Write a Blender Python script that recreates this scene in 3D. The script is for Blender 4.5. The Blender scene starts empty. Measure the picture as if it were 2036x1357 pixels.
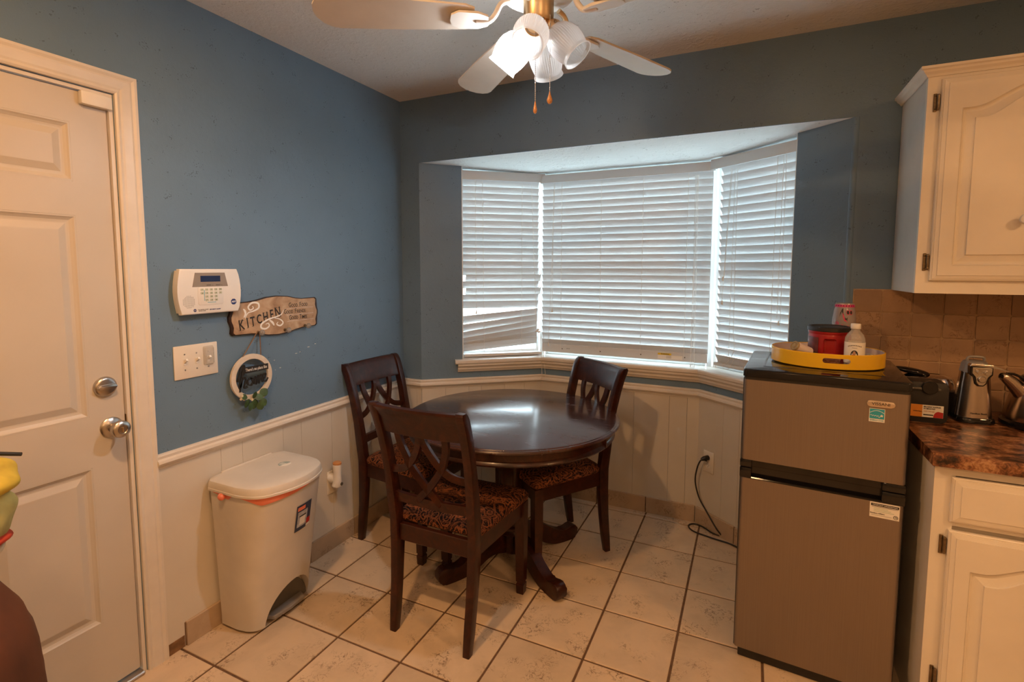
import bpy, bmesh, math, random
from mathutils import Vector, Matrix
random.seed(7)
PI = math.pi
sc = bpy.context.scene
COL = sc.collection

# ---------------------------------------------------------------- camera
cam_d = bpy.data.cameras.new('camera')
cam = bpy.data.objects.new('camera', cam_d)
COL.objects.link(cam)
_yaw, _pitch, _roll = -0.4393, -0.0821, 0.0015
_f = Vector((math.sin(_yaw) * math.cos(_pitch), math.cos(_yaw) * math.cos(_pitch), math.sin(_pitch)))
_r = Vector((math.cos(_yaw), -math.sin(_yaw), 0))
_u = _r.cross(_f)
_r2 = _r * math.cos(_roll) + _u * math.sin(_roll)
_u2 = _u * math.cos(_roll) - _r * math.sin(_roll)
CAM = Vector((1.7407, -1.4312, 1.4601))
cam.matrix_world = Matrix(((_r2.x, _u2.x, -_f.x, CAM.x), (_r2.y, _u2.y, -_f.y, CAM.y), (_r2.z, _u2.z, -_f.z, CAM.z), (0, 0, 0, 1)))
cam_d.sensor_width = 36
cam_d.lens = 1009.3643 / 2036 * 36
cam_d.shift_y = -60.3543 / 2036
cam_d.clip_start = 0.02
sc.camera = cam

# ---------------------------------------------------------------- world, lights, exposure
w = bpy.data.worlds.new('overcast_sky')
sc.world = w
w.use_nodes = True
w.node_tree.nodes['Background'].inputs[0].default_value = (0.72, 0.90, 1.0, 1)
w.node_tree.nodes['Background'].inputs[1].default_value = 16.5


def area(name, loc, power, color, size, shape='DISK', target=None):
    d = bpy.data.lights.new(name, 'AREA')
    d.energy = power
    d.color = color
    d.shape = shape
    d.size = size
    o = bpy.data.objects.new(name, d)
    COL.objects.link(o)
    o.location = loc
    if target is not None:
        o.rotation_euler = (Vector(target) - Vector(loc)).to_track_quat('-Z', 'Y').to_euler()
    return o


WARM = (1.0, 0.535, 0.225)
area('dining_ceiling_light', (0.80, -0.95, 2.43), 25, WARM, 0.09)


def globe(name, loc, power, color, radius):
    d = bpy.data.lights.new(name, 'POINT')
    d.energy = power
    d.color = color
    d.shadow_soft_size = radius
    o = bpy.data.objects.new(name, d)
    COL.objects.link(o)
    o.location = loc
    return o


area('kitchen_ceiling_light', (3.6, -0.6, 2.43), 24, WARM, 0.22)
area('added_bounce_light_left', (1.2, -3.3, 2.43), 16, WARM, 0.22)  # added unseen lamp, its bounce off the floor brightens the ceiling
area('added_bounce_light_right', (3.6, -2.9, 2.43), 34, WARM, 0.22)  # second lamp added behind the camera for bounce onto the ceiling
globe('kitchen_pendant_light', (2.1, -1.3, 2.25), 9, (1.0, 0.60, 0.31), 0.10)
for _n, _l, _t, _s in (('daylight_portal', (0.97, 1.86, 1.5), (0.97, 0, 1.5), 1.5), ('daylight_portal.001', (0.20, 1.66, 1.5), (0.9, 0.78, 1.5), 1.2), ('daylight_portal.002', (1.84, 1.66, 1.5), (1.1, 0.78, 1.5), 1.2)):
    _p = area(_n, _l, 1, (1, 1, 1), _s, 'SQUARE', _t)
    _p.data.cycles.is_portal = True

vs = sc.view_settings
vs.view_transform = 'Standard'
vs.look = 'None'
vs.gamma = 1.0
vs.use_curve_mapping = False
vs.exposure = 0.0

# ---------------------------------------------------------------- materials
MATS = {}


class G:
    def __init__(self, name):
        self.m = bpy.data.materials.new(name)
        self.m.use_nodes = True
        self.t = self.m.node_tree
        self.n = self.t.nodes
        self.b = self.n['Principled BSDF']
        self.out = self.n['Material Output']

    def link(self, a, b):
        self.t.links.new(a, b)

    def new(self, typ, **kw):
        nd = self.n.new(typ)
        for k, v in kw.items():
            setattr(nd, k, v)
        return nd

    def pos(self, scale=(1, 1, 1), obj=False, rot=(0, 0, 0)):
        if obj:
            s = self.new('ShaderNodeTexCoord').outputs['Object']
        else:
            s = self.new('ShaderNodeNewGeometry').outputs['Position']
        mp = self.new('ShaderNodeMapping')
        mp.inputs['Scale'].default_value = scale
        mp.inputs['Rotation'].default_value = rot
        self.link(s, mp.inputs['Vector'])
        return mp.outputs[0]

    def noise(self, vec, scale, detail=3, rough=0.5, dist=0.0):
        nd = self.new('ShaderNodeTexNoise')
        nd.inputs['Scale'].default_value = scale
        nd.inputs['Detail'].default_value = detail
        nd.inputs['Roughness'].default_value = rough
        nd.inputs['Distortion'].default_value = dist
        self.link(vec, nd.inputs['Vector'])
        return nd

    def ramp(self, fac, stops):
        r = self.new('ShaderNodeValToRGB')
        e = r.color_ramp.elements
        while len(e) < len(stops):
            e.new(0.5)
        for el, (p, c) in zip(e, stops):
            el.position = p
            el.color = (*c, 1) if len(c) == 3 else c
        self.link(fac, r.inputs[0])
        return r.outputs[0]

    def math(self, op, a, b=None):
        nd = self.new('ShaderNodeMath', operation=op)
        for i, v in enumerate((a, b)):
            if v is None:
                continue
            if isinstance(v, (int, float)):
                nd.inputs[i].default_value = v
            else:
                self.link(v, nd.inputs[i])
        return nd.outputs[0]

    def mix(self, fac, a, b, mode='MIX'):
        nd = self.new('ShaderNodeMix', data_type='RGBA', blend_type=mode)
        for i, v in ((0, fac), (6, a), (7, b)):
            if isinstance(v, (int, float)):
                nd.inputs[i].default_value = v
            elif isinstance(v, (tuple, list)):
                nd.inputs[i].default_value = (*v, 1)
            else:
                self.link(v, nd.inputs[i])
        return nd.outputs[2]

    def bump(self, h, strength=0.2, dist=0.002):
        nd = self.new('ShaderNodeBump')
        nd.inputs['Strength'].default_value = strength
        nd.inputs['Distance'].default_value = dist
        self.link(h, nd.inputs['Height'])
        self.link(nd.outputs[0], self.b.inputs['Normal'])

    def set(self, **kw):
        for k, v in kw.items():
            s = self.b.inputs[k]
            if isinstance(v, (int, float)):
                s.default_value = v
            elif isinstance(v, (tuple, list)):
                s.default_value = (*v, 1) if len(v) == 3 else v
            else:
                self.link(v, s)


def plain(name, col, rough=0.5, metal=0.0, var=0.06, vs_=18.0, bump=0.0, bs=120.0, coat=0.0, spec=0.5, alpha=None, trans=0.0):
    if name in MATS:
        return MATS[name]
    g = G(name)
    p = g.pos()
    nz = g.noise(p, vs_, 3)
    dark = tuple(c * (1 - var) for c in col)
    light = tuple(min(1, c * (1 + var)) for c in col)
    g.set(**{'Base Color': g.ramp(nz.outputs[0], [(0.3, dark), (0.7, light)]), 'Roughness': rough, 'Metallic': metal,
             'Coat Weight': coat, 'Coat Roughness': 0.12, 'Specular IOR Level': spec, 'Transmission Weight': trans})
    if bump:
        g.bump(g.noise(p, bs, 3).outputs[0], bump, 0.002)
    MATS[name] = g.m
    return g.m


def wall_paint(name, col, strength=0.22):
    g = G(name)
    p = g.pos()
    big = g.noise(p, 2.2, 4, 0.6)
    c = g.ramp(big.outputs[0], [(0.3, tuple(x * 0.93 for x in col)), (0.7, tuple(min(1, x * 1.07) for x in col))])
    sp = g.noise(p, 24, 2, 0.5)
    sp2 = g.noise(p, 150, 2, 0.5)
    spot = g.ramp(g.math('MULTIPLY', sp.outputs[0], sp2.outputs[0]), [(0.40, (0, 0, 0)), (0.425, (1, 1, 1))])
    c = g.mix(g.math('MULTIPLY', spot, 0.55), c, tuple(x * 0.25 for x in col))
    g.set(**{'Base Color': c, 'Roughness': 0.46, 'Specular IOR Level': 0.38})
    n1 = g.noise(p, 55, 3, 0.55)
    n2 = g.noise(p, 210, 2, 0.5)
    g.bump(g.math('ADD', n1.outputs[0], g.math('MULTIPLY', n2.outputs[0], 0.5)), strength, 0.004)
    return g.m


M_BLUE = wall_paint('blue_wall_paint', (0.135, 0.212, 0.30))
M_BACKROOM = wall_paint('cream_wall_paint', (0.55, 0.5, 0.43))


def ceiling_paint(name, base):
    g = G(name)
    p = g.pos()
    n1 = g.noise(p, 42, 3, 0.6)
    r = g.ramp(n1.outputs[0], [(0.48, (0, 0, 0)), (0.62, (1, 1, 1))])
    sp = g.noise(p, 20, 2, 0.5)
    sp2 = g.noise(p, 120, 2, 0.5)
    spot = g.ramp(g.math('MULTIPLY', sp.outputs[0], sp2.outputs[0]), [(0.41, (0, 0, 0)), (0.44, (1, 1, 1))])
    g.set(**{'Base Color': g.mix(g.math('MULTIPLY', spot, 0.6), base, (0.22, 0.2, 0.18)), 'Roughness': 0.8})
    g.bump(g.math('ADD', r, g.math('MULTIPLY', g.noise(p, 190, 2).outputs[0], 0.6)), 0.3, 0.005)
    return g.m


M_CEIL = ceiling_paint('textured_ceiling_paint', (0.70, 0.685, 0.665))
M_CEIL_DAYLIT = ceiling_paint('daylit_ceiling_paint', (0.78, 0.79, 0.79))  # same ceiling paint, lightened and cooled to put daylight glow into the colour
M_TRIM = plain('white_trim_paint', (0.66, 0.605, 0.535), 0.38, var=0.03, bump=0.03)
M_PANEL = plain('white_wainscot_paint', (0.60, 0.55, 0.475), 0.45, var=0.04, vs_=4, bump=0.04, bs=60)
M_DOOR = plain('white_door_paint', (0.54, 0.485, 0.415), 0.4, var=0.03, vs_=5, bump=0.03, bs=300)
M_CAB = plain('cream_cabinet_paint', (0.76, 0.70, 0.61), 0.36, var=0.04, vs_=7, bump=0.02)


def blind_mat():
    g = G('white_blind')
    g.set(**{'Base Color': (0.62, 0.63, 0.635), 'Roughness': 0.42})
    tl = g.new('ShaderNodeBsdfTranslucent')
    tl.inputs[0].default_value = (0.80, 0.84, 0.86, 1)
    mx = g.new('ShaderNodeMixShader')
    mx.inputs[0].default_value = 0.05
    g.link(g.b.outputs[0], mx.inputs[1])
    g.link(tl.outputs[0], mx.inputs[2])
    g.link(mx.outputs[0], g.out.inputs[0])
    return g.m


M_BLIND = blind_mat()
M_VINYL = plain('white_window_vinyl', (0.82, 0.84, 0.84), 0.35, var=0.01)
M_GROUT = plain('brown_grout', (0.135, 0.075, 0.04), 0.9, var=0.25, vs_=40, bump=0.2)
M_WHITEP = plain('white_plastic', (0.74, 0.71, 0.66), 0.4, var=0.02)
M_IVORY = plain('ivory_plastic', (0.70, 0.64, 0.55), 0.42, var=0.02)
M_BIN = plain('cream_bin_plastic', (0.60, 0.555, 0.495), 0.42, var=0.05, vs_=9, bump=0.03)
M_BLACK = plain('black_gloss_plastic', (0.008, 0.007, 0.007), 0.08, var=0.1)
M_BLACKM = plain('black_matt_plastic', (0.016, 0.014, 0.013), 0.5, var=0.15)
M_GREY = plain('grey_plastic', (0.22, 0.20, 0.185), 0.4, var=0.04)
M_DARKGREY = plain('dark_grey_plastic', (0.10, 0.09, 0.075), 0.5, var=0.1)
M_NICKEL = plain('satin_nickel', (0.50, 0.46, 0.42), 0.3, 1.0, var=0.03)
M_CHROME = plain('chrome', (0.68, 0.64, 0.60), 0.09, 1.0, var=0.01)
M_BRONZE = plain('antique_brass', (0.20, 0.145, 0.085), 0.35, 0.9, var=0.2, vs_=90)
M_GOLD = plain('polished_brass', (0.72, 0.55, 0.34), 0.36, 1.0, var=0.05)
M_YELLOW = plain('yellow_lacquer', (0.80, 0.47, 0.015), 0.22, var=0.02)
M_PINKISH = plain('tray_inside_white', (0.72, 0.62, 0.58), 0.3, var=0.02)
M_RED = plain('red_plastic', (0.33, 0.012, 0.014), 0.24, var=0.05)
M_ORANGE = plain('orange_bag_plastic', (0.78, 0.22, 0.13), 0.35, var=0.1)
M_TEXT = plain('dark_ink', (0.02, 0.017, 0.015), 0.6, var=0.05)
M_WHITEINK = plain('white_ink', (0.80, 0.78, 0.74), 0.6, var=0.02)
M_NAVY = plain('navy_ink', (0.018, 0.035, 0.16), 0.4, var=0.05)
M_DARKBROWN = plain('dark_brown_paint', (0.028, 0.012, 0.008), 0.5, var=0.1)
M_PAPER = plain('white_paper', (0.80, 0.77, 0.71), 0.55, var=0.02)
M_GREENINK = plain('green_ink', (0.30, 0.45, 0.28), 0.6, var=0.02)
M_TEAL = plain('teal_ink', (0.03, 0.34, 0.46), 0.5, var=0.02)
M_SIGNYEL = plain('yellow_ink', (0.75, 0.55, 0.03), 0.5, var=0.02)
M_TWINE = plain('jute_twine', (0.20, 0.12, 0.07), 0.9, var=0.2, vs_=300)
M_LEAF = plain('green_leaf', (0.042, 0.085, 0.028), 0.5, var=0.35, vs_=60)
M_BLOSSOM = plain('cream_blossom', (0.60, 0.52, 0.36), 0.7, var=0.1)
M_RINGWOOD = plain('whitewashed_wood', (0.62, 0.55, 0.46), 0.6, var=0.08, vs_=30)
M_BLADE = plain('cream_fan_blade', (0.66, 0.60, 0.52), 0.45, var=0.03)
M_CORD = plain('white_cord', (0.74, 0.72, 0.68), 0.7, var=0.03)
M_PORCELAIN = plain('porcelain', (0.80, 0.77, 0.72), 0.15, var=0.01)
M_ORANGEINK = plain('orange_ink', (0.62, 0.22, 0.02), 0.5, var=0.05)
M_MAGENTA = plain('magenta_ink', (0.55, 0.015, 0.13), 0.35, var=0.05)
M_REDINK = plain('red_ink', (0.45, 0.02, 0.02), 0.5, var=0.05)
M_BROWNCLOTH = plain('brown_cloth', (0.085, 0.026, 0.008), 0.75, var=0.35, vs_=7, bump=0.3, bs=25)
M_YELCLOTH = plain('yellow_cloth', (0.52, 0.40, 0.05), 0.8, var=0.3, vs_=14, bump=0.2, bs=40)
M_PALEYEL = plain('pale_yellow_cloth', (0.50, 0.45, 0.16), 0.8, var=0.25, vs_=14, bump=0.2, bs=40)
M_REDCLOTH = plain('red_cloth', (0.50, 0.05, 0.02), 0.8, var=0.2, vs_=14)
M_FRESH_TOP = plain('amber_plastic', (0.50, 0.22, 0.07), 0.35, var=0.05)
M_TANCAP = plain('tan_cap', (0.33, 0.25, 0.13), 0.5, var=0.1)
M_SHOE = plain('pink_ink', (0.65, 0.03, 0.10), 0.35, var=0.05)
M_RAWWALL = plain('bare_brown_wallboard', (0.20, 0.105, 0.045), 0.9, var=0.5, vs_=25, bump=0.3)
M_ASPHALT = plain('outdoor_ground', (0.50, 0.51, 0.48), 0.9, var=0.2, vs_=2)
M_CHIP = plain('pale_paint_chip', (0.66, 0.63, 0.58), 0.7, var=0.05)
M_BULB = G('lit_bulb')
M_BULB.set(**{'Base Color': (1, 1, 1), 'Emission Color': (0.95, 0.98, 1.0), 'Emission Strength': 1300.0})
M_BULB = M_BULB.m


def floor_tile_mat(name, base, dark, warm):
    g = G(name)
    p = g.pos()
    oi = g.new('ShaderNodeObjectInfo').outputs['Random']
    shift = g.new('ShaderNodeVectorMath', operation='ADD')
    g.link(p, shift.inputs[0])
    g.link(oi, shift.inputs[1])
    pv = shift.outputs[0]
    cloud = g.noise(pv, 6, 4, 0.6, 0.4)
    c = g.ramp(cloud.outputs[0], [(0.3, tuple(x * 0.84 for x in base)), (0.55, base), (0.75, warm)])
    rnd = g.new('ShaderNodeMapRange')
    rnd.inputs['To Min'].default_value = 0.9
    rnd.inputs['To Max'].default_value = 1.07
    g.link(oi, rnd.inputs[0])
    hsv = g.new('ShaderNodeHueSaturation')
    g.link(rnd.outputs[0], hsv.inputs['Value'])
    g.link(c, hsv.inputs['Color'])
    c = hsv.outputs[0]
    worm = g.noise(pv, 34, 3, 0.55, 1.6)
    a = g.math('ABSOLUTE', g.math('SUBTRACT', worm.outputs[0], 0.5))
    line = g.ramp(a, [(0.0, (1, 1, 1)), (0.05, (0, 0, 0))])
    where = g.ramp(g.noise(pv, 9, 2, 0.5).outputs[0], [(0.52, (0, 0, 0)), (0.66, (1, 1, 1))])
    gate = g.ramp(g.noise(pv, 70, 2, 0.5).outputs[0], [(0.42, (0, 0, 0)), (0.50, (1, 1, 1))])
    pit = g.math('MULTIPLY', g.math('MULTIPLY', line, where), gate)
    g.set(**{'Base Color': g.mix(g.math('MULTIPLY', pit, 0.9), c, dark), 'Roughness': g.ramp(cloud.outputs[0], [(0.2, (0.34,) * 3), (0.8, (0.5,) * 3)]), 'Specular IOR Level': 0.4})
    g.bump(g.math('SUBTRACT', g.math('MULTIPLY', cloud.outputs[0], 0.3), pit), 0.25, 0.002)
    return g.m


M_TILE = floor_tile_mat('pitted_beige_tile', (0.64, 0.495, 0.345), (0.12, 0.062, 0.03), (0.66, 0.50, 0.335))
M_BASETILE = floor_tile_mat('brown_beige_tile', (0.45, 0.335, 0.23), (0.15, 0.09, 0.05), (0.49, 0.36, 0.245))
M_SPLASH = floor_tile_mat('brown_stone_tile', (0.37, 0.225, 0.125), (0.18, 0.09, 0.04), (0.43, 0.27, 0.15))
M_SPLASHGROUT = plain('tan_grout', (0.46, 0.31, 0.18), 0.9, var=0.15, vs_=60, bump=0.2)


def wood():
    g = G('dark_cherry_wood')
    p = g.pos((3, 3, 3), obj=True)
    n = g.noise(p, 5, 5, 0.6, 2.0)
    c = g.ramp(n.outputs[0], [(0.3, (0.015, 0.0032, 0.0014)), (0.55, (0.034, 0.0070, 0.0025)), (0.75, (0.066, 0.0145, 0.0045))])
    g.set(**{'Base Color': c, 'Roughness': 0.34, 'Coat Weight': 0.12, 'Coat Roughness': 0.15, 'Specular IOR Level': 0.35})
    g.bump(g.noise(g.pos(), 160, 3).outputs[0], 0.04, 0.001)
    return g.m


M_WOOD = wood()


def table_wood():
    g = G('scratched_table_veneer')
    p = g.pos((1, 6, 1))
    n = g.noise(p, 6, 5, 0.6, 0.6)
    c = g.ramp(n.outputs[0], [(0.3, (0.024, 0.008, 0.006)), (0.7, (0.06, 0.018, 0.011))])
    n2 = g.noise(g.pos((1, 3, 1)), 7, 5, 0.65, 0.4)
    g.set(**{'Base Color': c, 'Roughness': g.ramp(n2.outputs[0], [(0.25, (0.17,) * 3), (0.8, (0.32,) * 3)]), 'Coat Weight': 0.5, 'Coat Roughness': 0.14})
    g.bump(n2.outputs[0], 0.03, 0.002)
    return g.m


M_TABLE = table_wood()


def fabric():
    g = G('copper_paisley_brocade')
    p = g.pos((1, 1, 1), obj=True)
    nz = g.noise(p, 9, 2, 0.5)
    mx = g.new('ShaderNodeVectorMath', operation='MULTIPLY_ADD')
    g.link(nz.outputs[1], mx.inputs[0])
    mx.inputs[1].default_value = (0.09, 0.09, 0.09)
    g.link(p, mx.inputs[2])
    v = g.new('ShaderNodeTexVoronoi')
    v.inputs['Scale'].default_value = 15
    v.inputs['Randomness'].default_value = 0.9
    g.link(mx.outputs[0], v.inputs['Vector'])
    ring = g.math('SINE', g.math('MULTIPLY', v.outputs['Distance'], 30.0))
    r1 = g.ramp(ring, [(0.55, (0, 0, 0)), (0.8, (1, 1, 1))])
    v2 = g.new('ShaderNodeTexVoronoi')
    v2.inputs['Scale'].default_value = 46
    g.link(mx.outputs[0], v2.inputs['Vector'])
    dots = g.ramp(v2.outputs['Distance'], [(0.22, (1, 1, 1)), (0.34, (0, 0, 0))])
    wv = g.noise(mx.outputs[0], 30, 2, 0.5, 2.5)
    curl = g.ramp(g.math('ABSOLUTE', g.math('SUBTRACT', wv.outputs[0], 0.5)), [(0.015, (1, 1, 1)), (0.05, (0, 0, 0))])
    m = g.math('MAXIMUM', g.math('MULTIPLY', r1, 0.85), g.math('MAXIMUM', g.math('MULTIPLY', dots, 0.35), g.math('MULTIPLY', curl, 0.8)))
    g.set(**{'Base Color': g.mix(m, (0.010, 0.005, 0.005), (0.25, 0.080, 0.028)), 'Roughness': 0.8, 'Specular IOR Level': 0.2})
    g.bump(m, 0.3, 0.002)
    return g.m


M_FABRIC = fabric()


def brushed(name, col, rough, vec=(260, 260, 3)):
    g = G(name)
    n = g.noise(g.pos(vec, obj=True), 1.0, 3, 0.6)
    g.set(**{'Base Color': g.ramp(n.outputs[0], [(0.3, tuple(x * 0.93 for x in col)), (0.7, tuple(min(1, x * 1.04) for x in col))]), 'Metallic': 0.85,
             'Roughness': g.ramp(n.outputs[0], [(0.2, (rough - 0.05,) * 3), (0.8, (rough + 0.08,) * 3)])})
    g.bump(n.outputs[0], 0.03, 0.001)
    return g.m


M_STEEL = brushed('brushed_stainless', (0.29, 0.235, 0.195), 0.42)
M_STEEL2 = plain('small_appliance_stainless', (0.50, 0.42, 0.36), 0.24, 1.0, var=0.03)


def laminate():
    g = G('brown_granite_laminate')
    p = g.pos((1, 1.6, 1))
    n1 = g.noise(p, 12, 4, 0.6, 0.6)
    n2 = g.noise(p, 60, 4, 0.7, 0.8)
    m = g.math('ADD', g.math('MULTIPLY', n1.outputs[0], 0.55), g.math('MULTIPLY', n2.outputs[0], 0.45))
    c = g.ramp(m, [(0.40, (0.012, 0.007, 0.005)), (0.47, (0.09, 0.034, 0.015)), (0.53, (0.24, 0.095, 0.04)), (0.60, (0.44, 0.24, 0.12))])
    g.set(**{'Base Color': c, 'Roughness': 0.3})
    g.bump(n2.outputs[0], 0.06, 0.001)
    return g.m


M_LAMINATE = laminate()


def sign_paper():
    g = G('aged_tan_sign_paint')
    p = g.pos((1, 1, 1))
    n = g.noise(p, 14, 5, 0.65, 0.8)
    g.set(**{'Base Color': g.ramp(n.outputs[0], [(0.25, (0.24, 0.135, 0.075)), (0.5, (0.42, 0.275, 0.165)), (0.75, (0.54, 0.40, 0.27))]), 'Roughness': 0.6})
    return g.m


M_SIGN = sign_paper()


def glassy(name, tint=(1, 1, 1), gloss=0.08, rough=0.02, opaque=0.0, body=(0.8, 0.8, 0.8)):
    g = G(name)
    tr = g.new('ShaderNodeBsdfTransparent')
    tr.inputs[0].default_value = (*tint, 1)
    gl = g.new('ShaderNodeBsdfGlossy')
    gl.inputs['Roughness'].default_value = rough
    fr = g.new('ShaderNodeFresnel')
    fr.inputs[0].default_value = 1.45
    mx = g.new('ShaderNodeMixShader')
    g.link(g.math('ADD', g.math('MULTIPLY', fr.outputs[0], 0.7), gloss * 0.3), mx.inputs[0])
    g.link(tr.outputs[0], mx.inputs[1])
    g.link(gl.outputs[0], mx.inputs[2])
    last = mx.outputs[0]
    if opaque:
        df = g.new('ShaderNodeBsdfDiffuse')
        df.inputs[0].default_value = (*body, 1)
        m2 = g.new('ShaderNodeMixShader')
        m2.inputs[0].default_value = opaque
        g.link(last, m2.inputs[1])
        g.link(df.outputs[0], m2.inputs[2])
        last = m2.outputs[0]
    g.link(last, g.out.inputs[0])
    return g.m


M_PANE = glassy('window_glass', (0.97, 0.99, 0.99))
M_CLEAR = glassy('clear_plastic', (0.97, 0.97, 0.96), 0.08, 0.1, 0.28, (0.85, 0.80, 0.74))
M_CRYSTAL = glassy('crystal_glass', (0.85, 0.86, 0.88), 0.5, 0.03, 0.12)
M_FROSTWINE = glassy('frosted_wine_glass', (0.85, 0.80, 0.80), 0.3, 0.15, 0.45, (0.50, 0.44, 0.44))
M_CANDY = glassy('brown_candy_wrap', (0.6, 0.42, 0.36), 0.5, 0.12, 0.6, (0.34, 0.16, 0.10))


def frosted():
    g = G('frosted_ribbed_glass')
    df = g.new('ShaderNodeBsdfDiffuse')
    df.inputs[0].default_value = (0.82, 0.82, 0.82, 1)
    tl = g.new('ShaderNodeBsdfTranslucent')
    tl.inputs[0].default_value = (0.86, 0.87, 0.88, 1)
    mx = g.new('ShaderNodeMixShader')
    mx.inputs[0].default_value = 0.78
    g.link(df.outputs[0], mx.inputs[1])
    g.link(tl.outputs[0], mx.inputs[2])
    gl = g.new('ShaderNodeBsdfGlossy')
    gl.inputs['Roughness'].default_value = 0.25
    m2 = g.new('ShaderNodeMixShader')
    m2.inputs[0].default_value = 0.05
    g.link(mx.outputs[0], m2.inputs[1])
    g.link(gl.outputs[0], m2.inputs[2])
    tp = g.new('ShaderNodeBsdfTransparent')
    m3 = g.new('ShaderNodeMixShader')
    m3.inputs[0].default_value = 0.16
    g.link(m2.outputs[0], m3.inputs[1])
    g.link(tp.outputs[0], m3.inputs[2])
    g.link(m3.outputs[0], g.out.inputs[0])
    return g.m


M_FROST = frosted()
M_LCD = plain('blue_lcd', (0.012, 0.022, 0.075), 0.25, var=0.1)
M_BEZEL = plain('taupe_bezel', (0.27, 0.225, 0.185), 0.4, var=0.03)
M_KEY = plain('pale_green_key', (0.50, 0.53, 0.40), 0.5, var=0.03)

# ---------------------------------------------------------------- mesh helpers


def link(o, parent=None):
    COL.objects.link(o)
    if parent is not None:
        o.parent = parent
    return o


def obj(name, bm, mat, parent=None, smooth=False, loc=None):
    me = bpy.data.meshes.new(name)
    bmesh.ops.recalc_face_normals(bm, faces=bm.faces[:])
    bm.to_mesh(me)
    bm.free()
    me.materials.append(mat)
    if smooth:
        for p in me.polygons:
            p.use_smooth = True
        try:
            me.set_sharp_from_angle(angle=math.radians(38))
        except Exception:
            pass
    o = bpy.data.objects.new(name, me)
    if loc is not None:
        o.location = loc
    return link(o, parent)


def share(name, src, parent, loc=(0, 0, 0), rot=(0, 0, 0), scale=(1, 1, 1)):
    o = bpy.data.objects.new(name, src.data)
    o.location = loc
    o.rotation_euler = rot
    o.scale = scale
    return link(o, parent)


def tag(o, label=None, cat=None, group=None, kind=None):
    if label:
        o['label'] = label
    if cat:
        o['category'] = cat
    if group:
        o['group'] = group
    if kind:
        o['kind'] = kind
    return o


def thing(name, label, cat, loc=(0, 0, 0), rz=0.0, group=None, mtx=None):
    o = bpy.data.objects.new(name, None)
    o.empty_display_size = 0.05
    if mtx is not None:
        o.matrix_world = mtx
    else:
        o.location = loc
        o.rotation_euler = (0, 0, rz)
    tag(o, label, cat, group)
    return link(o)


def frame(origin, right, up):
    r = Vector(right).normalized()
    u = Vector(up).normalized()
    n = r.cross(u)
    o = Vector(origin)
    return Matrix(((r.x, u.x, n.x, o.x), (r.y, u.y, n.y, o.y), (r.z, u.z, n.z, o.z), (0, 0, 0, 1)))


def BM():
    return bmesh.new()


def box(bm, a, b, bev=0.0, seg=2):
    x0, y0, z0 = a
    x1, y1, z1 = b
    r = bmesh.ops.create_cube(bm, size=1.0, matrix=Matrix.Translation(((x0 + x1) / 2, (y0 + y1) / 2, (z0 + z1) / 2)) @ Matrix.Diagonal((abs(x1 - x0), abs(y1 - y0), abs(z1 - z0), 1)))
    if bev > 0:
        es = list({e for v in r['verts'] for e in v.link_edges})
        bmesh.ops.bevel(bm, geom=es, offset=bev, segments=seg, affect='EDGES', profile=0.5)
    return bm


def lathe(bm, prof, seg=32, mtx=Matrix.Identity(4), rib=0, rib_amp=0.0, rib_rng=None):
    rings = []
    for (r, z) in prof:
        ring = []
        if r < 1e-6:
            ring = [bm.verts.new(mtx @ Vector((0, 0, z)))]
        else:
            for i in range(seg):
                a = 2 * PI * i / seg
                rr = r
                if rib and (rib_rng is None or rib_rng[0] <= z <= rib_rng[1]):
                    rr = r + rib_amp * math.cos(a * rib)
                ring.append(bm.verts.new(mtx @ Vector((rr * math.cos(a), rr * math.sin(a), z))))
        rings.append(ring)
    for p, q in zip(rings, rings[1:]):
        if len(p) == 1 and len(q) == 1:
            continue
        for i in range(seg):
            j = (i + 1) % seg
            if len(p) == 1:
                bm.faces.new((p[0], q[i], q[j]))
            elif len(q) == 1:
                bm.faces.new((p[i], p[j], q[0]))
            else:
                bm.faces.new((p[i], p[j], q[j], q[i]))
    return bm


def cyl(bm, r, z0, z1, seg=24, mtx=Matrix.Identity(4), bev=0.0):
    if bev:
        return lathe(bm, [(0, z0), (r - bev, z0), (r, z0 + bev), (r, z1 - bev), (r - bev, z1), (0, z1)], seg, mtx)
    return lathe(bm, [(0, z0), (r, z0), (r, z1), (0, z1)], seg, mtx)


def spline(pts, n=6):
    pts = [Vector(p) for p in pts]
    out = []
    for i in range(len(pts) - 1):
        p0 = pts[max(i - 1, 0)]
        p1, p2 = pts[i], pts[i + 1]
        p3 = pts[min(i + 2, len(pts) - 1)]
        for k in range(n):
            t = k / n
            out.append(0.5 * ((2 * p1) + (p2 - p0) * t + (2 * p0 - 5 * p1 + 4 * p2 - p3) * t * t + (3 * p1 - p0 - 3 * p2 + p3) * t * t * t))
    out.append(pts[-1])
    return out


def tube(bm, pts, r, seg=8, cap=True):
    pts = [Vector(p) for p in pts]
    n = len(pts)
    rs = r if isinstance(r, (list, tuple)) else [r] * n
    rings = []
    ref = None
    for i, p in enumerate(pts):
        t = (pts[min(i + 1, n - 1)] - pts[max(i - 1, 0)]).normalized()
        if ref is None:
            ref = Vector((0, 0, 1)) if abs(t.z) < 0.9 else Vector((1, 0, 0))
        s = (ref - t * ref.dot(t)).normalized()
        ref = s
        b = t.cross(s)
        rings.append([bm.verts.new(p + (s * math.cos(2 * PI * k / seg) + b * math.sin(2 * PI * k / seg)) * rs[i]) for k in range(seg)])
    for a, b in zip(rings, rings[1:]):
        for k in range(seg):
            j = (k + 1) % seg
            bm.faces.new((a[k], a[j], b[j], b[k]))
    if cap:
        bm.faces.new(rings[0])
        bm.faces.new(rings[-1])
    return bm


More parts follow.
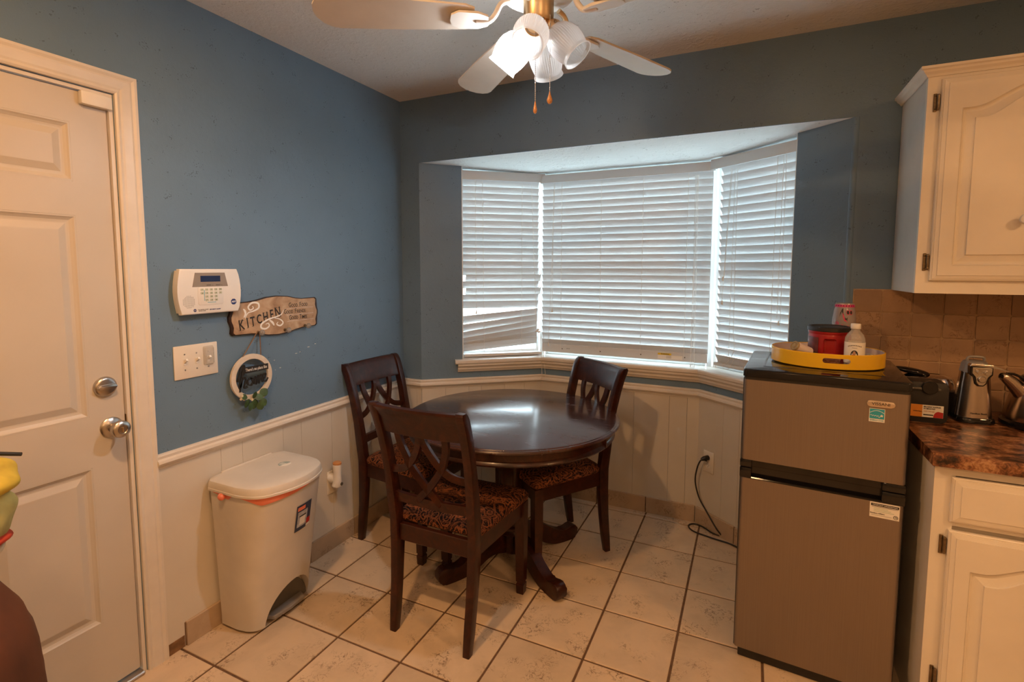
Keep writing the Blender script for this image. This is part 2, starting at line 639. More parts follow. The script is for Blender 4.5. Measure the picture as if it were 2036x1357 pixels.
def ribbon(bm, pts, wid, thk, normal):
    """rectangular section swept along pts; normal(p) gives the thin direction"""
    pts = [Vector(p) for p in pts]
    n = len(pts)
    ws = wid if isinstance(wid, (list, tuple)) else [wid] * n
    rings = []
    for i, p in enumerate(pts):
        t = (pts[min(i + 1, n - 1)] - pts[max(i - 1, 0)]).normalized()
        nn = Vector(normal(p) if callable(normal) else normal)
        nn = (nn - t * nn.dot(t)).normalized()
        s = t.cross(nn)
        a, b = s * ws[i] / 2, nn * thk / 2
        rings.append([bm.verts.new(p + a + b), bm.verts.new(p - a + b), bm.verts.new(p - a - b), bm.verts.new(p + a - b)])
    for a, b in zip(rings, rings[1:]):
        for k in range(4):
            j = (k + 1) % 4
            bm.faces.new((a[k], a[j], b[j], b[k]))
    bm.faces.new(rings[0])
    bm.faces.new(rings[-1])
    return bm


def prism(bm, poly, z0, z1, mtx=Matrix.Identity(4), bev=0.0, seg=2):
    n = len(poly)
    a = [bm.verts.new(mtx @ Vector((x, y, z0))) for x, y in poly]
    b = [bm.verts.new(mtx @ Vector((x, y, z1))) for x, y in poly]
    fs = [bm.faces.new(a[::-1]), bm.faces.new(b)]
    for i in range(n):
        j = (i + 1) % n
        fs.append(bm.faces.new((a[i], a[j], b[j], b[i])))
    if bev:
        es = list(fs[1].edges)
        bmesh.ops.bevel(bm, geom=es, offset=bev, segments=seg, affect='EDGES', profile=0.5)
    return bm


def sweep(bm, path, prof, caps=True):
    """path: plan polyline, profile (out, z) with out to the right of the direction of travel"""
    path = [Vector((p[0], p[1])) for p in path]
    n = len(path)
    rows = []
    for i, p in enumerate(path):
        ds = []
        if i > 0:
            ds.append((path[i] - path[i - 1]).normalized())
        if i < n - 1:
            ds.append((path[i + 1] - path[i]).normalized())
        ns = [Vector((d.y, -d.x)) for d in ds]
        if len(ns) == 2:
            m = (ns[0] + ns[1])
            m = m / max(0.2, (1 + ns[0].dot(ns[1])))
        else:
            m = ns[0]
        rows.append([bm.verts.new((p.x + m.x * o, p.y + m.y * o, z)) for o, z in prof])
    k = len(prof)
    for a, b in zip(rows, rows[1:]):
        for i in range(k):
            j = (i + 1) % k
            bm.faces.new((a[i], a[j], b[j], b[i]))
    if caps:
        bm.faces.new(rows[0])
        bm.faces.new(rows[-1])
    return bm


def loft(bm, sections, cap0=True, cap1=True):
    rows = [[bm.verts.new(p) for p in s] for s in sections]
    k = len(rows[0])
    for a, b in zip(rows, rows[1:]):
        for i in range(k):
            j = (i + 1) % k
            bm.faces.new((a[i], a[j], b[j], b[i]))
    if cap0:
        bm.faces.new(rows[0][::-1])
    if cap1:
        bm.faces.new(rows[-1])
    return bm


def rrect(x0, y0, x1, y1, r, n=5):
    pts = []
    for cx, cy, a0 in ((x1 - r, y0 + r, -PI / 2), (x1 - r, y1 - r, 0), (x0 + r, y1 - r, PI / 2), (x0 + r, y0 + r, PI)):
        for k in range(n + 1):
            a = a0 + PI / 2 * k / n
            pts.append((cx + r * math.cos(a), cy + r * math.sin(a)))
    return pts


def text(s, size, mat, parent, x, y, z, name='lettering', xs=1.0, shear=0.0, rot=0.0, bold=0.0, align='CENTER', thick=0.0003):
    cu = bpy.data.curves.new(name, 'FONT')
    cu.body = s
    cu.size = size
    cu.align_x = align
    cu.align_y = 'CENTER'
    cu.shear = shear
    cu.offset = bold
    cu.extrude = thick
    cu.resolution_u = 3
    tmp = bpy.data.objects.new('tmp', cu)
    me = bpy.data.meshes.new_from_object(tmp)
    bpy.data.objects.remove(tmp)
    bpy.data.curves.remove(cu)
    me.materials.clear()
    me.materials.append(mat)
    me.transform(Matrix.Translation((x, y, z)) @ Matrix.Rotation(rot, 4, 'Z') @ Matrix.Diagonal((xs, 1, 1, 1)))
    me.name = name
    o = bpy.data.objects.new(name, me)
    return link(o, parent)


def boolean_cut(o, cutter_bm):
    me = bpy.data.meshes.new('cutter')
    bmesh.ops.recalc_face_normals(cutter_bm, faces=cutter_bm.faces[:])
    cutter_bm.to_mesh(me)
    cutter_bm.free()
    c = bpy.data.objects.new('cutter', me)
    COL.objects.link(c)
    c.parent = o.parent
    md = o.modifiers.new('cut', 'BOOLEAN')
    md.operation = 'DIFFERENCE'
    md.object = c
    md.solver = 'EXACT'
    bpy.context.view_layer.update()
    dg = bpy.context.evaluated_depsgraph_get()
    new = bpy.data.meshes.new_from_object(o.evaluated_get(dg))
    o.modifiers.clear()
    old = o.data
    o.data = new
    bpy.data.meshes.remove(old)
    bpy.data.objects.remove(c)
    return o


def struct(name, bm, mat, parent=None, smooth=False):
    o = obj(name, bm, mat, parent, smooth)
    if parent is None:
        o['kind'] = 'structure'
    return o


# ---------------------------------------------------------------- key dimensions (metres)
XL, YB, ZC, ZR, ZH = -0.200, 1.115, 2.456, 0.781, 2.087
P0, P1, P2, P3 = Vector((-0.068, YB)), Vector((0.529, 1.592)), Vector((1.502, 1.592)), Vector((2.109, YB))
XR, YF = 5.0, -4.0          # far ends of the kitchen behind the camera
DL = (P1 - P0).normalized()
NL = Vector((DL.y, -DL.x))
DR = (P2 - P3).normalized()
NR = Vector((-DR.y, DR.x))
LL, LR = (P1 - P0).length, (P2 - P3).length
SW = 0.253                  # length of blue wall beside each angled window
SILL = 0.875
T = 0.14                    # wall thickness
U = 0.305


def offs(d):
    """bay polyline pushed outward by d: left start, corner, corner, right start"""
    m1 = (NL + Vector((0, -1)))
    m1 = m1 / (1 + NL.dot(Vector((0, -1))))
    m2 = (NR + Vector((0, -1)))
    m2 = m2 / (1 + NR.dot(Vector((0, -1))))
    return P0 - NL * d, P1 - m1 * d, P2 - m2 * d, P3 - NR * d


# ---------------------------------------------------------------- floor
bm = BM()
prism(bm, [(XL - T, YF), (XR, YF), (XR, 1.9), (XL - T, 1.9)], -0.08, -0.004)
floor = struct('floor', bm, M_GROUT)
bm = BM()
g_ = 0.0045
prism(bm, [(g_, g_), (U - g_, g_), (U - g_, U - g_), (g_, U - g_)], -0.006, 0.0, bev=0.0018, seg=1)
tile0 = None
far = BM()
for i in range(-2, 17):
    for j in range(-14, 6):
        x, y = i * U, j * U
        if x < XL - U or y > 1.8:
            continue
        if -1 <= i <= 8 and -5 <= j <= 5:
            if tile0 is None:
                tile0 = obj('tile', bm, M_TILE, floor)
                tile0.location = (x, y, 0)
            else:
                share('tile', tile0, floor, (x, y, 0))
        elif x < XR and y > YF - U:
            box(far, (x + g_, y + g_, -0.006), (x + U - g_, y + U - g_, 0))
o = obj('tile_field', far, M_TILE, floor)
o['kind'] = 'stuff'

# ---------------------------------------------------------------- ceiling
bm = BM()
box(bm, (XL - T, YF - T, ZC), (XR + T, YB + T, ZC + 0.1))
struct('ceiling', bm, M_CEIL)
# bay soffit sags a little towards the glass
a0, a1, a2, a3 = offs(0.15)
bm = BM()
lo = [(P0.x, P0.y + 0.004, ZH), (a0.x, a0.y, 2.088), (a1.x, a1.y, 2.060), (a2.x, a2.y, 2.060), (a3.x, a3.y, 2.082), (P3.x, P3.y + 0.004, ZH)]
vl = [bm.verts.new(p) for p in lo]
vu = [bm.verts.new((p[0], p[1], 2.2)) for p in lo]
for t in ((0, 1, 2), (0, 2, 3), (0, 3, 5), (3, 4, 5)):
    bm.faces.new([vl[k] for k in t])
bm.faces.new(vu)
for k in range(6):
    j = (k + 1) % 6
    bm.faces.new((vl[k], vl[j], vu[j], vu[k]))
o = struct('ceiling_bay', bm, M_CEIL_DAYLIT)

# ---------------------------------------------------------------- walls
DY0, DY1, DZ = -1.330, -0.424, 2.035     # door opening in the left wall
bm = BM()
box(bm, (XL - T, DY1, 0), (XL, YB + T, ZC))
box(bm, (XL - T, DY0, DZ), (XL, DY1, ZC))
box(bm, (XL - T, YF, 0), (XL, DY0, ZC))
wall_left = struct('wall_left', bm, M_BLUE)
bm = BM()
box(bm, (XL, YB, 0), (P0.x, YB + T, ZC))
box(bm, (P0.x, YB, ZH), (P3.x, YB + T, ZC))
box(bm, (P3.x, YB, 0), (XR, YB + T, ZC), 0.0)
wall_back = struct('wall_back', bm, M_BLUE)
# soft bullnose corner at the right end of the bay opening
bm = BM()
_nb = (NR + Vector((0, -1))).normalized()
cyl(bm, 0.016, 0.0, ZH - 0.001, 24, Matrix.Translation((P3.x - _nb.x * 0.0145, YB - _nb.y * 0.0145, 0)))
obj('corner_bead', bm, M_BLUE, wall_back, True)

o0, o1, o2, o3 = offs(T)


def bay_poly(a, b, oa, ob):
    return [tuple(a), tuple(b), tuple(ob), tuple(oa)]


LS = P0 + DL * SW
RS = P3 + DR * SW
bm = BM()
prism(bm, bay_poly(P0, LS, P0 - NL * T, LS - NL * T), 0, 2.15)
prism(bm, bay_poly(LS, P1, LS - NL * T, o1), 0, SILL)
prism(bm, bay_poly(LS, P1, LS - NL * T, o1), 2.10, 2.15)
wall_bl = struct('wall_bay_left', bm, M_BLUE)
bm = BM()
prism(bm, bay_poly(P1, P2, o1, o2), 0, SILL)
prism(bm, bay_poly(P1, P2, o1, o2), 2.10, 2.15)
wall_bc = struct('wall_bay_centre', bm, M_BLUE)
bm = BM()
prism(bm, bay_poly(P3, RS, P3 - NR * T, RS - NR * T), 0, 2.15)
prism(bm, bay_poly(RS, P2, RS - NR * T, o2), 0, SILL)
prism(bm, bay_poly(RS, P2, RS - NR * T, o2), 2.10, 2.15)
wall_br = struct('wall_bay_right', bm, M_BLUE)
bm = BM()
box(bm, (XR, YF, 0), (XR + T, YB + T, ZC))
struct('wall_right', bm, M_BACKROOM)
bm = BM()
box(bm, (XL - T, YF - T, 0), (XR + T, YF, ZC))
struct('wall_front', bm, M_BACKROOM)
bm = BM()
box(bm, (-14, 1.95, -0.45), (16, 22, -0.4))
struct('ground', bm, M_ASPHALT)

# wainscot boards: each one a child of its wall, grooves left between them
GR = 0.0014


def boards(wall, start, direction, cuts, normal, z0=0.0, z1=ZR - 0.03, th=0.006):
    d = Vector(direction)
    nn = Vector(normal)
    for a, b in zip(cuts, cuts[1:]):
        p = Vector(start) + d * (a + GR / 2)
        q = Vector(start) + d * (b - GR / 2)
        bm = BM()
        prism(bm, [tuple(p), tuple(q), tuple(q + nn * th), tuple(p + nn * th)], z0, z1)
        obj('panel_board', bm, M_PANEL, wall)


boards(wall_left, (XL, 0), (0, 1), [-0.358, -0.109, -0.012, 0.196, 0.301, 0.495, 0.64, 0.794, 0.95, YB], (1, 0))
boards(wall_back, (0, YB), (1, 0), [XL, -0.10, P0.x], (0, -1))
boards(wall_bl, P0, DL, [0.0, 0.145, 0.29, 0.37, 0.52, 0.65, LL], NL)
boards(wall_bc, (0, P1.y), (1, 0), [P1.x, 0.70, 0.86, 0.98, 1.132, 1.337, 1.435, P2.x], (0, -1))
boards(wall_br, P3, DR, [0.0, 0.16, 0.33, 0.497, 0.60, LR], NR)
boards(wall_back, (0, YB), (1, 0), [P3.x, 2.25], (0, -1))

# chair rail
ROOM = [(XL, -0.358), (XL, YB), tuple(P0), tuple(P1), tuple(P2), tuple(P3), (2.26, YB)]
rail = [(0, ZR), (0.013, ZR), (0.018, ZR - 0.006), (0.016, ZR - 0.016), (0.024, ZR - 0.022), (0.026, ZR - 0.032), (0.020, ZR - 0.041), (0.012, ZR - 0.047), (0.011, ZR - 0.053), (0, ZR - 0.053)]
bm = BM()
sweep(bm, ROOM, rail)
struct('trim_1', bm, M_TRIM, smooth=False)


# baseboard tiles
def base_tiles(name, start, direction, cuts, normal, h=0.098, th=0.010):
    d = Vector(direction)
    nn = Vector(normal)
    root = None
    bm = BM()
    p, q = Vector(start) + d * cuts[0], Vector(start) + d * cuts[-1]
    prism(bm, [tuple(p), tuple(q), tuple(q + nn * (th - 0.003)), tuple(p + nn * (th - 0.003))], 0, h - 0.004)
    root = struct(name, bm, M_GROUT)
    for a, b in zip(cuts, cuts[1:]):
        p = Vector(start) + d * (a + 0.003)
        q = Vector(start) + d * (b - 0.003)
        bm = BM()
        dz = random.uniform(-0.002, 0.002)
        prism(bm, [tuple(p + nn * 0.0035), tuple(q + nn * 0.0035), tuple(q + nn * (th + 0.006)), tuple(p + nn * (th + 0.006))], 0.001, h + dz, bev=0.0025, seg=1)
        obj('tile', bm, M_BASETILE, root)


base_tiles('baseboard_left', (XL, 0), (0, 1), [-0.288, 0.02, 0.325, 0.632, 0.94, YB - 0.016], (1, 0))
base_tiles('baseboard_back', (0, YB), (1, 0), [XL + 0.017, P0.x - 0.006], (0, -1))
base_tiles('baseboard_bay_left', P0, DL, [0.006, 0.30, 0.60, LL - 0.006], NL)
base_tiles('baseboard_bay_centre', (0, P1.y), (1, 0), [P1.x + 0.006, 0.61, 0.915, 1.215, P2.x - 0.006], (0, -1))
base_tiles('baseboard_bay_right', P3, DR, [0.006, 0.20, 0.50, LR - 0.006], NR)
# bare wallboard where a baseboard tile is missing by the door
bm = BM()
box(bm, (XL + 0.0065, -0.354, 0.0), (XL + 0.0085, -0.291, 0.045))
o = obj('bare_patch', bm, M_RAWWALL, wall_left)

# ---------------------------------------------------------------- window sill and bay windows
SP = [tuple(P0 + DL * 0.205), tuple(P1), tuple(P2), tuple(P3 + DR * 0.205)]
bm = BM()
sweep(bm, SP, [(0, 0.872), (0.036, 0.872), (0.041, 0.878), (0.041, 0.892), (0.036, 0.898), (0, 0.898)])
ins = [tuple(P0 + DL * (SW + 0.001)), tuple(P1), tuple(P2), tuple(P3 + DR * (SW + 0.001))]
q1, q2 = offs(0.15)[1:3]
poly = [ins[0], ins[1], ins[2], ins[3], tuple(Vector(ins[3]) - NR * 0.15), tuple(q2), tuple(q1), tuple(Vector(ins[0]) - NL * 0.15)]
for k in range(3):
    quad = [poly[k], poly[k + 1], poly[6 - k], poly[7 - k]]
    prism(bm, quad, 0.8755, 0.898)
struct('trim_2', bm, M_TRIM)
SP2 = [tuple(P0 + DL * 0.222), tuple(P1), tuple(P2), tuple(P3 + DR * 0.222)]
bm = BM()
sweep(bm, SP2, [(0, 0.871), (0.034, 0.871), (0.034, 0.860), (0.026, 0.852), (0.022, 0.846), (0.022, 0.838), (0.014, 0.828), (0.010, 0.820), (0, 0.820)])
struct('trim_3', bm, M_TRIM)


def seg_window(name, A, B, na):
    """frame + panes on the segment A-B (plan), inward normal na, standing at the outside of the recess"""
    d = (B - A).normalized()
    L = (B - A).length
    root = tag(bpy.data.objects.new(name, None), kind='structure')
    root.location = (A.x, A.y, 0.898)
    root.rotation_euler = (0, 0, math.atan2(d.y, d.x))
    link(root)
    Hh = 1.20
    bm = BM()
    s = 1 if na.dot(Vector((-d.y, d.x))) > 0 else -1
    y0, y1 = 0.0, s * -0.035

    def bb(x0, z0, x1, z1, ya=y0, yb=y1):
        box(bm, (x0, min(ya, yb), z0), (x1, max(ya, yb), z1), 0.003, 1)
    bb(0, 0, 0.022, Hh)
    bb(L - 0.022, 0, L, Hh)
    bb(0.022, 0, L - 0.022, 0.035)
    bb(0.022, Hh - 0.05, L - 0.022, Hh)
    obj('window_frame', bm, M_VINYL, root)
    bm = BM()
    bb(0.022, 0.52, L - 0.022, 0.555)
    obj('meeting_rail', bm, M_VINYL, root)
    for z0, z1 in ((0.035, 0.52), (0.555, Hh - 0.05)):
        bm = BM()
        box(bm, (0.022, -0.004 - 0.018 * s, z0), (L - 0.022, -0.018 * s, z1))
        obj('pane', bm, M_PANE, root)


w0, w1, w2, w3 = offs(0.108)
e = 0.022
seg_window('window_1', LS - NL * 0.108, w1 - DL * e, NL)
seg_window('window_2', w1 + Vector((e, 0)), w2 - Vector((e, 0)), Vector((0, -1)))
seg_window('window_3', RS - NR * 0.108, w2 - DR * e, NR)
# mullion posts in the two bay corners
for nm, c, dd in (('trim_4', w1, (NL + Vector((0, -1))).normalized()), ('trim_5', w2, (NR + Vector((0, -1))).normalized())):
    bm = BM()
    side = Vector((-dd.y, dd.x))
    f = c + dd * 0.012
    poly = [f + side * 0.014, f - side * 0.014, f - side * 0.022 - dd * 0.05, f + side * 0.022 - dd * 0.05]
    prism(bm, [tuple(p) for p in poly], 0.898, 2.075)
    struct(nm, bm, M_VINYL)
# white jamb liners on the angled walls
for nm, s_, dd, nn in (('trim_6', LS, DL, NL), ('trim_7', RS, DR, NR)):
    bm = BM()
    a, b = s_ - nn * 0.004, s_ - nn * 0.135
    prism(bm, [tuple(a), tuple(b), tuple(b + dd * 0.006), tuple(a + dd * 0.006)], 0.898, 2.085)
    struct(nm, bm, M_VINYL)

# ---------------------------------------------------------------- blinds


def slat_mesh(L, name='slat'):
    """slat along local x from 0 to L, gently crowned section"""
    bm = BM()
    wd, th = 0.0255, 0.0028
    sec = [(-wd, -0.0005), (0, 0.0012), (wd, -0.0005), (wd, -0.0005 - th), (0, 0.0012 - th), (-wd, -0.0005 - th)]
    rows = [[bm.verts.new((x, y, z)) for y, z in sec] for x in (0, L)]
    for k in range(6):
        j = (k + 1) % 6
        bm.faces.new((rows[0][k], rows[0][j], rows[1][j], rows[1][k]))
    bm.faces.new(rows[0][:3] + rows[0][3:])
    bm.faces.new(rows[1][::-1])
    return bm


TILT = math.radians(62)
PITCH = 0.0417


def blind(label, origin, direction, x0, x1, ztop, n, vx0, vx1, vz, cords, shift=None, pitch=PITCH, nm='window_blind'):
    """local x runs to the right as seen from the room, local y points outside"""
    d = Vector(direction)
    root = thing(nm, label, 'blind', (origin[0], origin[1], 0.898), math.atan2(d.y, d.x), 'white slatted blinds in the bay window')
    L = x1 - x0
    zt = ztop - 0.898
    first = None
    rot = (-TILT, 0, 0)
    for i in range(n):
        z = zt - i * pitch
        dx = shift.get(i, 0) if shift else 0
        # room edge of every slat is turned up
        rx = -TILT + random.uniform(-0.03, 0.03)
        ry = random.uniform(-0.0015, 0.0015)
        if first is None:
            first = obj('slat', slat_mesh(L), M_BLIND, root)
            first.location = (x0, 0, z)
            first.rotation_euler = (rx, ry, 0)
        else:
            share('slat', first, root, (x0 + dx, 0, z), (rx, ry, 0))
    # valance board and head rail
    bm = BM()
    box(bm, (vx0, -0.042, vz[0] - 0.898), (vx1, -0.033, vz[1] - 0.898), 0.003, 2)
    obj('valance', bm, M_BLIND, root)
    bm = BM()
    box(bm, (x0 + 0.002, -0.030, vz[0] + 0.012 - 0.898), (x1 - 0.002, 0.022, vz[1] - 0.004 - 0.898), 0.002, 1)
    obj('head_rail', bm, M_BLIND, root)
    for cx, za, zb, dy, sway in cords:
        bm = BM()
        tube(bm, [(cx, dy, za - 0.898), (cx + sway * 0.4, dy, (za * 0.6 + zb * 0.4) - 0.898), (cx + sway, dy, zb - 0.898)], 0.0012, 5)
        obj('cord', bm, M_CORD, root, True)
    return root, zt


def tassel(root, x, z, dy=-0.034, r=0.006, h=0.022):
    bm = BM()
    lathe(bm, [(0, h), (r * 0.5, h), (r * 0.62, h * 0.6), (r, 0.003), (r * 0.9, 0), (0, 0)], 10, Matrix.Translation((x, dy, z - 0.898 - h)))
    obj('tassel', bm, M_IVORY, root, True)


# centre blind, local x = world x - P1.x
B2 = (P1.x, P1.y + 0.062)
x2 = lambda X: X - P1.x
cord_c = []
for X in (0.649, 0.902, 1.153, 1.403):
    cord_c.append((x2(X), 2.00, 0.945, -0.0265, 0.0))
cord_c += [(x2(0.597), 1.995, 1.205, -0.034, -0.006), (x2(0.603), 1.995, 0.97, -0.034, -0.035),
           (x2(1.452), 1.985, 0.84, -0.036, -0.012), (x2(1.440), 1.985, 0.80, -0.038, 0.006), (x2(1.448), 1.985, 0.70, -0.038, 0.008), (x2(1.456), 1.985, 0.695, -0.038, 0.008)]
rb, _ = blind('wide white slatted blind closed across the centre bay window', B2, (1, 0), x2(0.513), x2(1.532), 1.985, 25, x2(0.505), x2(1.545), (2.000, 2.052), cord_c)
bm = BM()
box(bm, (x2(0.513), -0.012, 0.921 - 0.898), (x2(1.532), 0.002, 0.974 - 0.898), 0.003, 2)
o = obj('bottom_rail', bm, M_BLIND, rb)
for X in (0.655, 0.905, 1.155, 1.408):
    bm = BM()
    cyl(bm, 0.0038, 0.0, 0.0012, 12, frame((x2(X), -0.0121, 0.947 - 0.898), (1, 0, 0), (0, 0, 1)))
    obj('plug', bm, M_DARKGREY, rb)
bm = BM()
box(bm, (x2(1.255), -0.0127, 0.954 - 0.898), (x2(1.332), -0.0121, 0.965 - 0.898))
o = obj('warning_sticker', bm, M_SIGNYEL, rb)
bm = BM()
box(bm, (x2(1.255), -0.0126, 0.931 - 0.898), (x2(1.395), -0.0121, 0.953 - 0.898))
o = obj('paper_sticker', bm, M_PAPER, rb)
fr = bpy.data.objects.new('warning_print', None)
fr.matrix_world = frame((0, -0.0131, 0), (1, 0, 0), (0, 0, 1))
link(fr, rb)
text('WARNING', 0.010, M_TEXT, fr, x2(1.297), 0.9595 - 0.898, 0, bold=0.0002)
text('VERTEX', 0.007, M_TEXT, fr, x2(0.695), 0.950 - 0.898, 0)
for k in range(3):
    text('|||||||||||||||||||||||||', 0.004, M_GREY, fr, x2(1.318), 0.949 - 0.898 - k * 0.006, 0, xs=1.1)
tassel(rb, x2(0.591), 1.205)
tassel(rb, x2(0.568), 0.985)
tassel(rb, x2(1.440), 0.842, -0.036)
tassel(rb, x2(1.446), 0.805, -0.038)
tassel(rb, x2(1.456), 0.712, -0.038)
tassel(rb, x2(1.464), 0.700, -0.038)

# left blind, local x = distance along the angled wall
B1 = P0 - NL * 0.066
cord_l = [(0.391, 2.012, 0.93, -0.0265, 0.006), (0.644, 2.004, 0.93, -0.0265, 0.0), (0.343, 2.012, 1.20, -0.034, 0.004), (0.703, 1.99, 1.06, -0.034, 0.038), (0.748, 1.05, 0.765, -0.110, 0.010), (0.752, 1.05, 0.765, -0.110, 0.030)]
nl = 19
rl, zt = blind('white slatted blind with drooping broken slats in the left bay window', B1, DL, 0.266, 0.758, 1.992, nl, 0.262, 0.792, (2.006, 2.062), cord_l, shift={14: 0.018, 16: 0.018}, pitch=0.0421)
for k, (zl, zr) in enumerate(((1.140, 1.182), (1.086, 1.142), (1.038, 1.106), (1.000, 1.066), (0.972, 1.030), (0.956, 0.996))):
    bm = slat_mesh(0.492)
    o = obj('slat', bm, M_BLIND, rl)
    o.location = (0.266, 0.002 * k, zl - 0.898)
    o.rotation_euler = (-TILT - 0.12, -math.atan2(zr - zl, 0.492), 0)
bm = BM()
box(bm, (0.268, -0.026, 0.902 - 0.898), (0.785, 0.024, 0.920 - 0.898), 0.004, 2)
obj('bottom_rail', bm, M_BLIND, rl)
tassel(rl, 0.347, 1.20)
for px, pz in ((0.742, 1.056), (0.752, 1.066), (0.758, 1.052)):
    bm = BM()
    bmesh.ops.create_uvsphere(bm, u_segments=8, v_segments=6, radius=0.008, matrix=Matrix.Translation((px, -0.036, pz - 0.898)) @ Matrix.Diagonal((1.3, 0.8, 0.8, 1)))
    obj('cord_knot', bm, M_CORD, rl, True)
tube_pts = None

# right blind: local x runs from the mullion to the opening corner
DRi = -DR
B3 = P2 - NR * 0.066
xr = lambda s: LR - s
cord_r = [(xr(0.621), 1.985, 0.945, -0.0265, 0.0), (xr(0.377), 2.009, 0.945, -0.0265, 0.0), (xr(0.640), 1.99, 1.29, -0.034, -0.03), (xr(0.632), 1.99, 1.42, -0.034, -0.03),
          (xr(0.326), 2.02, 1.20, -0.034, 0.004), (xr(0.340), 2.02, 1.22, -0.034, 0.0), (xr(0.598), 1.99, 1.12, -0.036, 0.01)]
rr, _ = blind('white slatted blind behind the fridge in the right bay window', B3, DRi, xr(0.722), xr(0.258), 1.988, 25, xr(0.772), xr(0.256), (2.004, 2.060), cord_r, pitch=0.0427)
bm = BM()
box(bm, (xr(0.722), -0.026, 0.925 - 0.898), (xr(0.258), 0.024, 0.943 - 0.898), 0.004, 2)
obj('bottom_rail', bm, M_BLIND, rr)
bm = BM()
tube(bm, spline([(xr(0.588), -0.036, 1.12 - 0.898), (xr(0.575), -0.04, 1.04 - 0.898), (xr(0.60), -0.045, 0.97 - 0.898), (xr(0.64), -0.05, 0.935 - 0.898), (xr(0.60), -0.05, 0.925 - 0.898), (xr(0.575), -0.04, 0.98 - 0.898)], 6), 0.0014, 5)
obj('cord', bm, M_CORD, rr, True)
tassel(rr, xr(0.670), 1.42)
tassel(rr, xr(0.670), 1.29)
tassel(rr, xr(0.330), 1.21)

# ---------------------------------------------------------------- door in the left wall (local: x = world y, y = up, z = into the room)
door = bpy.data.objects.new('door_1', None)
door.matrix_world = frame((XL, 0, 0), (0, 1, 0), (0, 0, 1))
link(door)
door['kind'] = 'structure'
DF = -0.012      # front face of the slab
bm = BM()
DX0, DX1 = DY0 + 0.016, DY1 - 0.014
box(bm, (DX0, 0.018, DF - 0.044), (DX1, DZ - 0.014, DF), 0.002, 1)
slab = obj('slab', bm, M_DOOR, door)
# embossed panels: recess cut into the slab, raised field inside
cut = BM()
for ca, cb in ((-1.205, -0.935), (-0.815, -0.543)):
    for ra, rb_ in ((0.255, 0.800), (0.970, 1.628), (1.735, 1.918)):
        box(cut, (ca, ra, DF - 0.0095), (cb, rb_, DF + 0.01))
boolean_cut(slab, cut)
cols = ((-1.205, -0.935), (-0.815, -0.543))
rows = ((0.255, 0.800), (0.970, 1.628), (1.735, 1.918))
for (ca, cb) in cols:
    for (ra, rb_) in rows:
        bm = BM()

        def ring(i):
            return [(ca + i, ra + i), (cb - i, ra + i), (cb - i, rb_ - i), (ca + i, rb_ - i)]
        lv = [(0.0004, DF + 0.0004), (0.005, DF + 0.0004), (0.009, DF - 0.0030), (0.016, DF - 0.0075), (0.022, DF - 0.0085), (0.026, DF - 0.0085), (0.044, DF - 0.0015), (0.047, DF - 0.0004), (0.050, DF - 0.0002)]
        prev = None
        for i, z in lv:
            cur = [bm.verts.new((x, y, z)) for x, y in ring(i)]
            if prev:
                for k in range(4):
                    j = (k + 1) % 4
                    bm.faces.new((prev[k], prev[j], cur[j], cur[k]))
            prev = cur
        bm.faces.new(prev)
        obj('raised_panel', bm, M_DOOR, door)
# jamb with stop
bm = BM()
box(bm, (DY1 - 0.012, 0, -0.13), (DY1 - 0.0005, DZ - 0.001, -0.001))
box(bm, (DY0 + 0.0005, 0, -0.13), (DY0 + 0.013, DZ - 0.001, -0.001))
box(bm, (DY0 + 0.013, DZ - 0.012, -0.13), (DY1 - 0.012, DZ - 0.001, -0.001))
obj('jamb', bm, M_TRIM, door)


def casing_profile():
    return [(0.0, 0.0), (0.0, 0.010), (0.006, 0.0135), (0.014, 0.0115), (0.020, 0.0135), (0.044, 0.016), (0.050, 0.0145), (0.058, 0.018), (0.066, 0.018), (0.066, 0.0)]


# mitred casing: profile swept around the opening
bm = BM()
ci, cj, ct = DY0 - 0.002, DY1 + 0.002, DZ + 0.002
rowsv = []
for (px, py, sx, sy) in ((cj, 0.0, 1, 0), (cj, ct, 1, 1), (ci, ct, -1, 1), (ci, 0.0, -1, 0)):
    rowsv.append([bm.verts.new((px + sx * a, py + sy * a, z)) for a, z in casing_profile()])
for a, b in zip(rowsv, rowsv[1:]):
    for k in range(len(a)):
        j = (k + 1) % len(a)
        bm.faces.new((a[k], a[j], b[j], b[k]))
bm.faces.new(rowsv[0])
bm.faces.new(rowsv[-1])
obj('casing', bm, M_TRIM, door)
# strike plate recess in jamb edge and dark gap beside the latch
bm = BM()
box(bm, (DY1 - 0.0135, 0.885, DF - 0.03), (DY1 - 0.012, 0.955, DF + 0.004))
o = obj('strike_plate', bm, M_BRONZE, door)
# threshold
bm = BM()
box(bm, (DY0 + 0.013, 0.0, -0.10), (DY1 - 0.012, 0.014, 0.016), 0.004, 1)
obj('threshold', bm, M_NICKEL, door)
# knob
km = Matrix.Translation((-0.482, 0.922, DF))
bm = BM()
lathe(bm, [(0, 0), (0.034, 0), (0.034, 0.004), (0.030, 0.008), (0.016, 0.012), (0.013, 0.030), (0.016, 0.036), (0.0265, 0.044), (0.029, 0.054), (0.0275, 0.064), (0.022, 0.069), (0.015, 0.070), (0.013, 0.068), (0, 0.068)], 32, km)
kn = obj('door_knob', bm, M_NICKEL, door, True)
bm = BM()
box(bm, (-0.4835, 0.914, DF + 0.068), (-0.4805, 0.930, DF + 0.0725), 0.001, 1)
obj('lock_button', bm, M_GOLD, kn)
km = Matrix.Translation((-0.494, 1.064, DF))
bm = BM()
lathe(bm, [(0, 0), (0.034, 0), (0.034, 0.006), (0.030, 0.012), (0.024, 0.014), (0, 0.014)], 32, km)
db = obj('deadbolt', bm, M_NICKEL, door, True)
bm = BM()
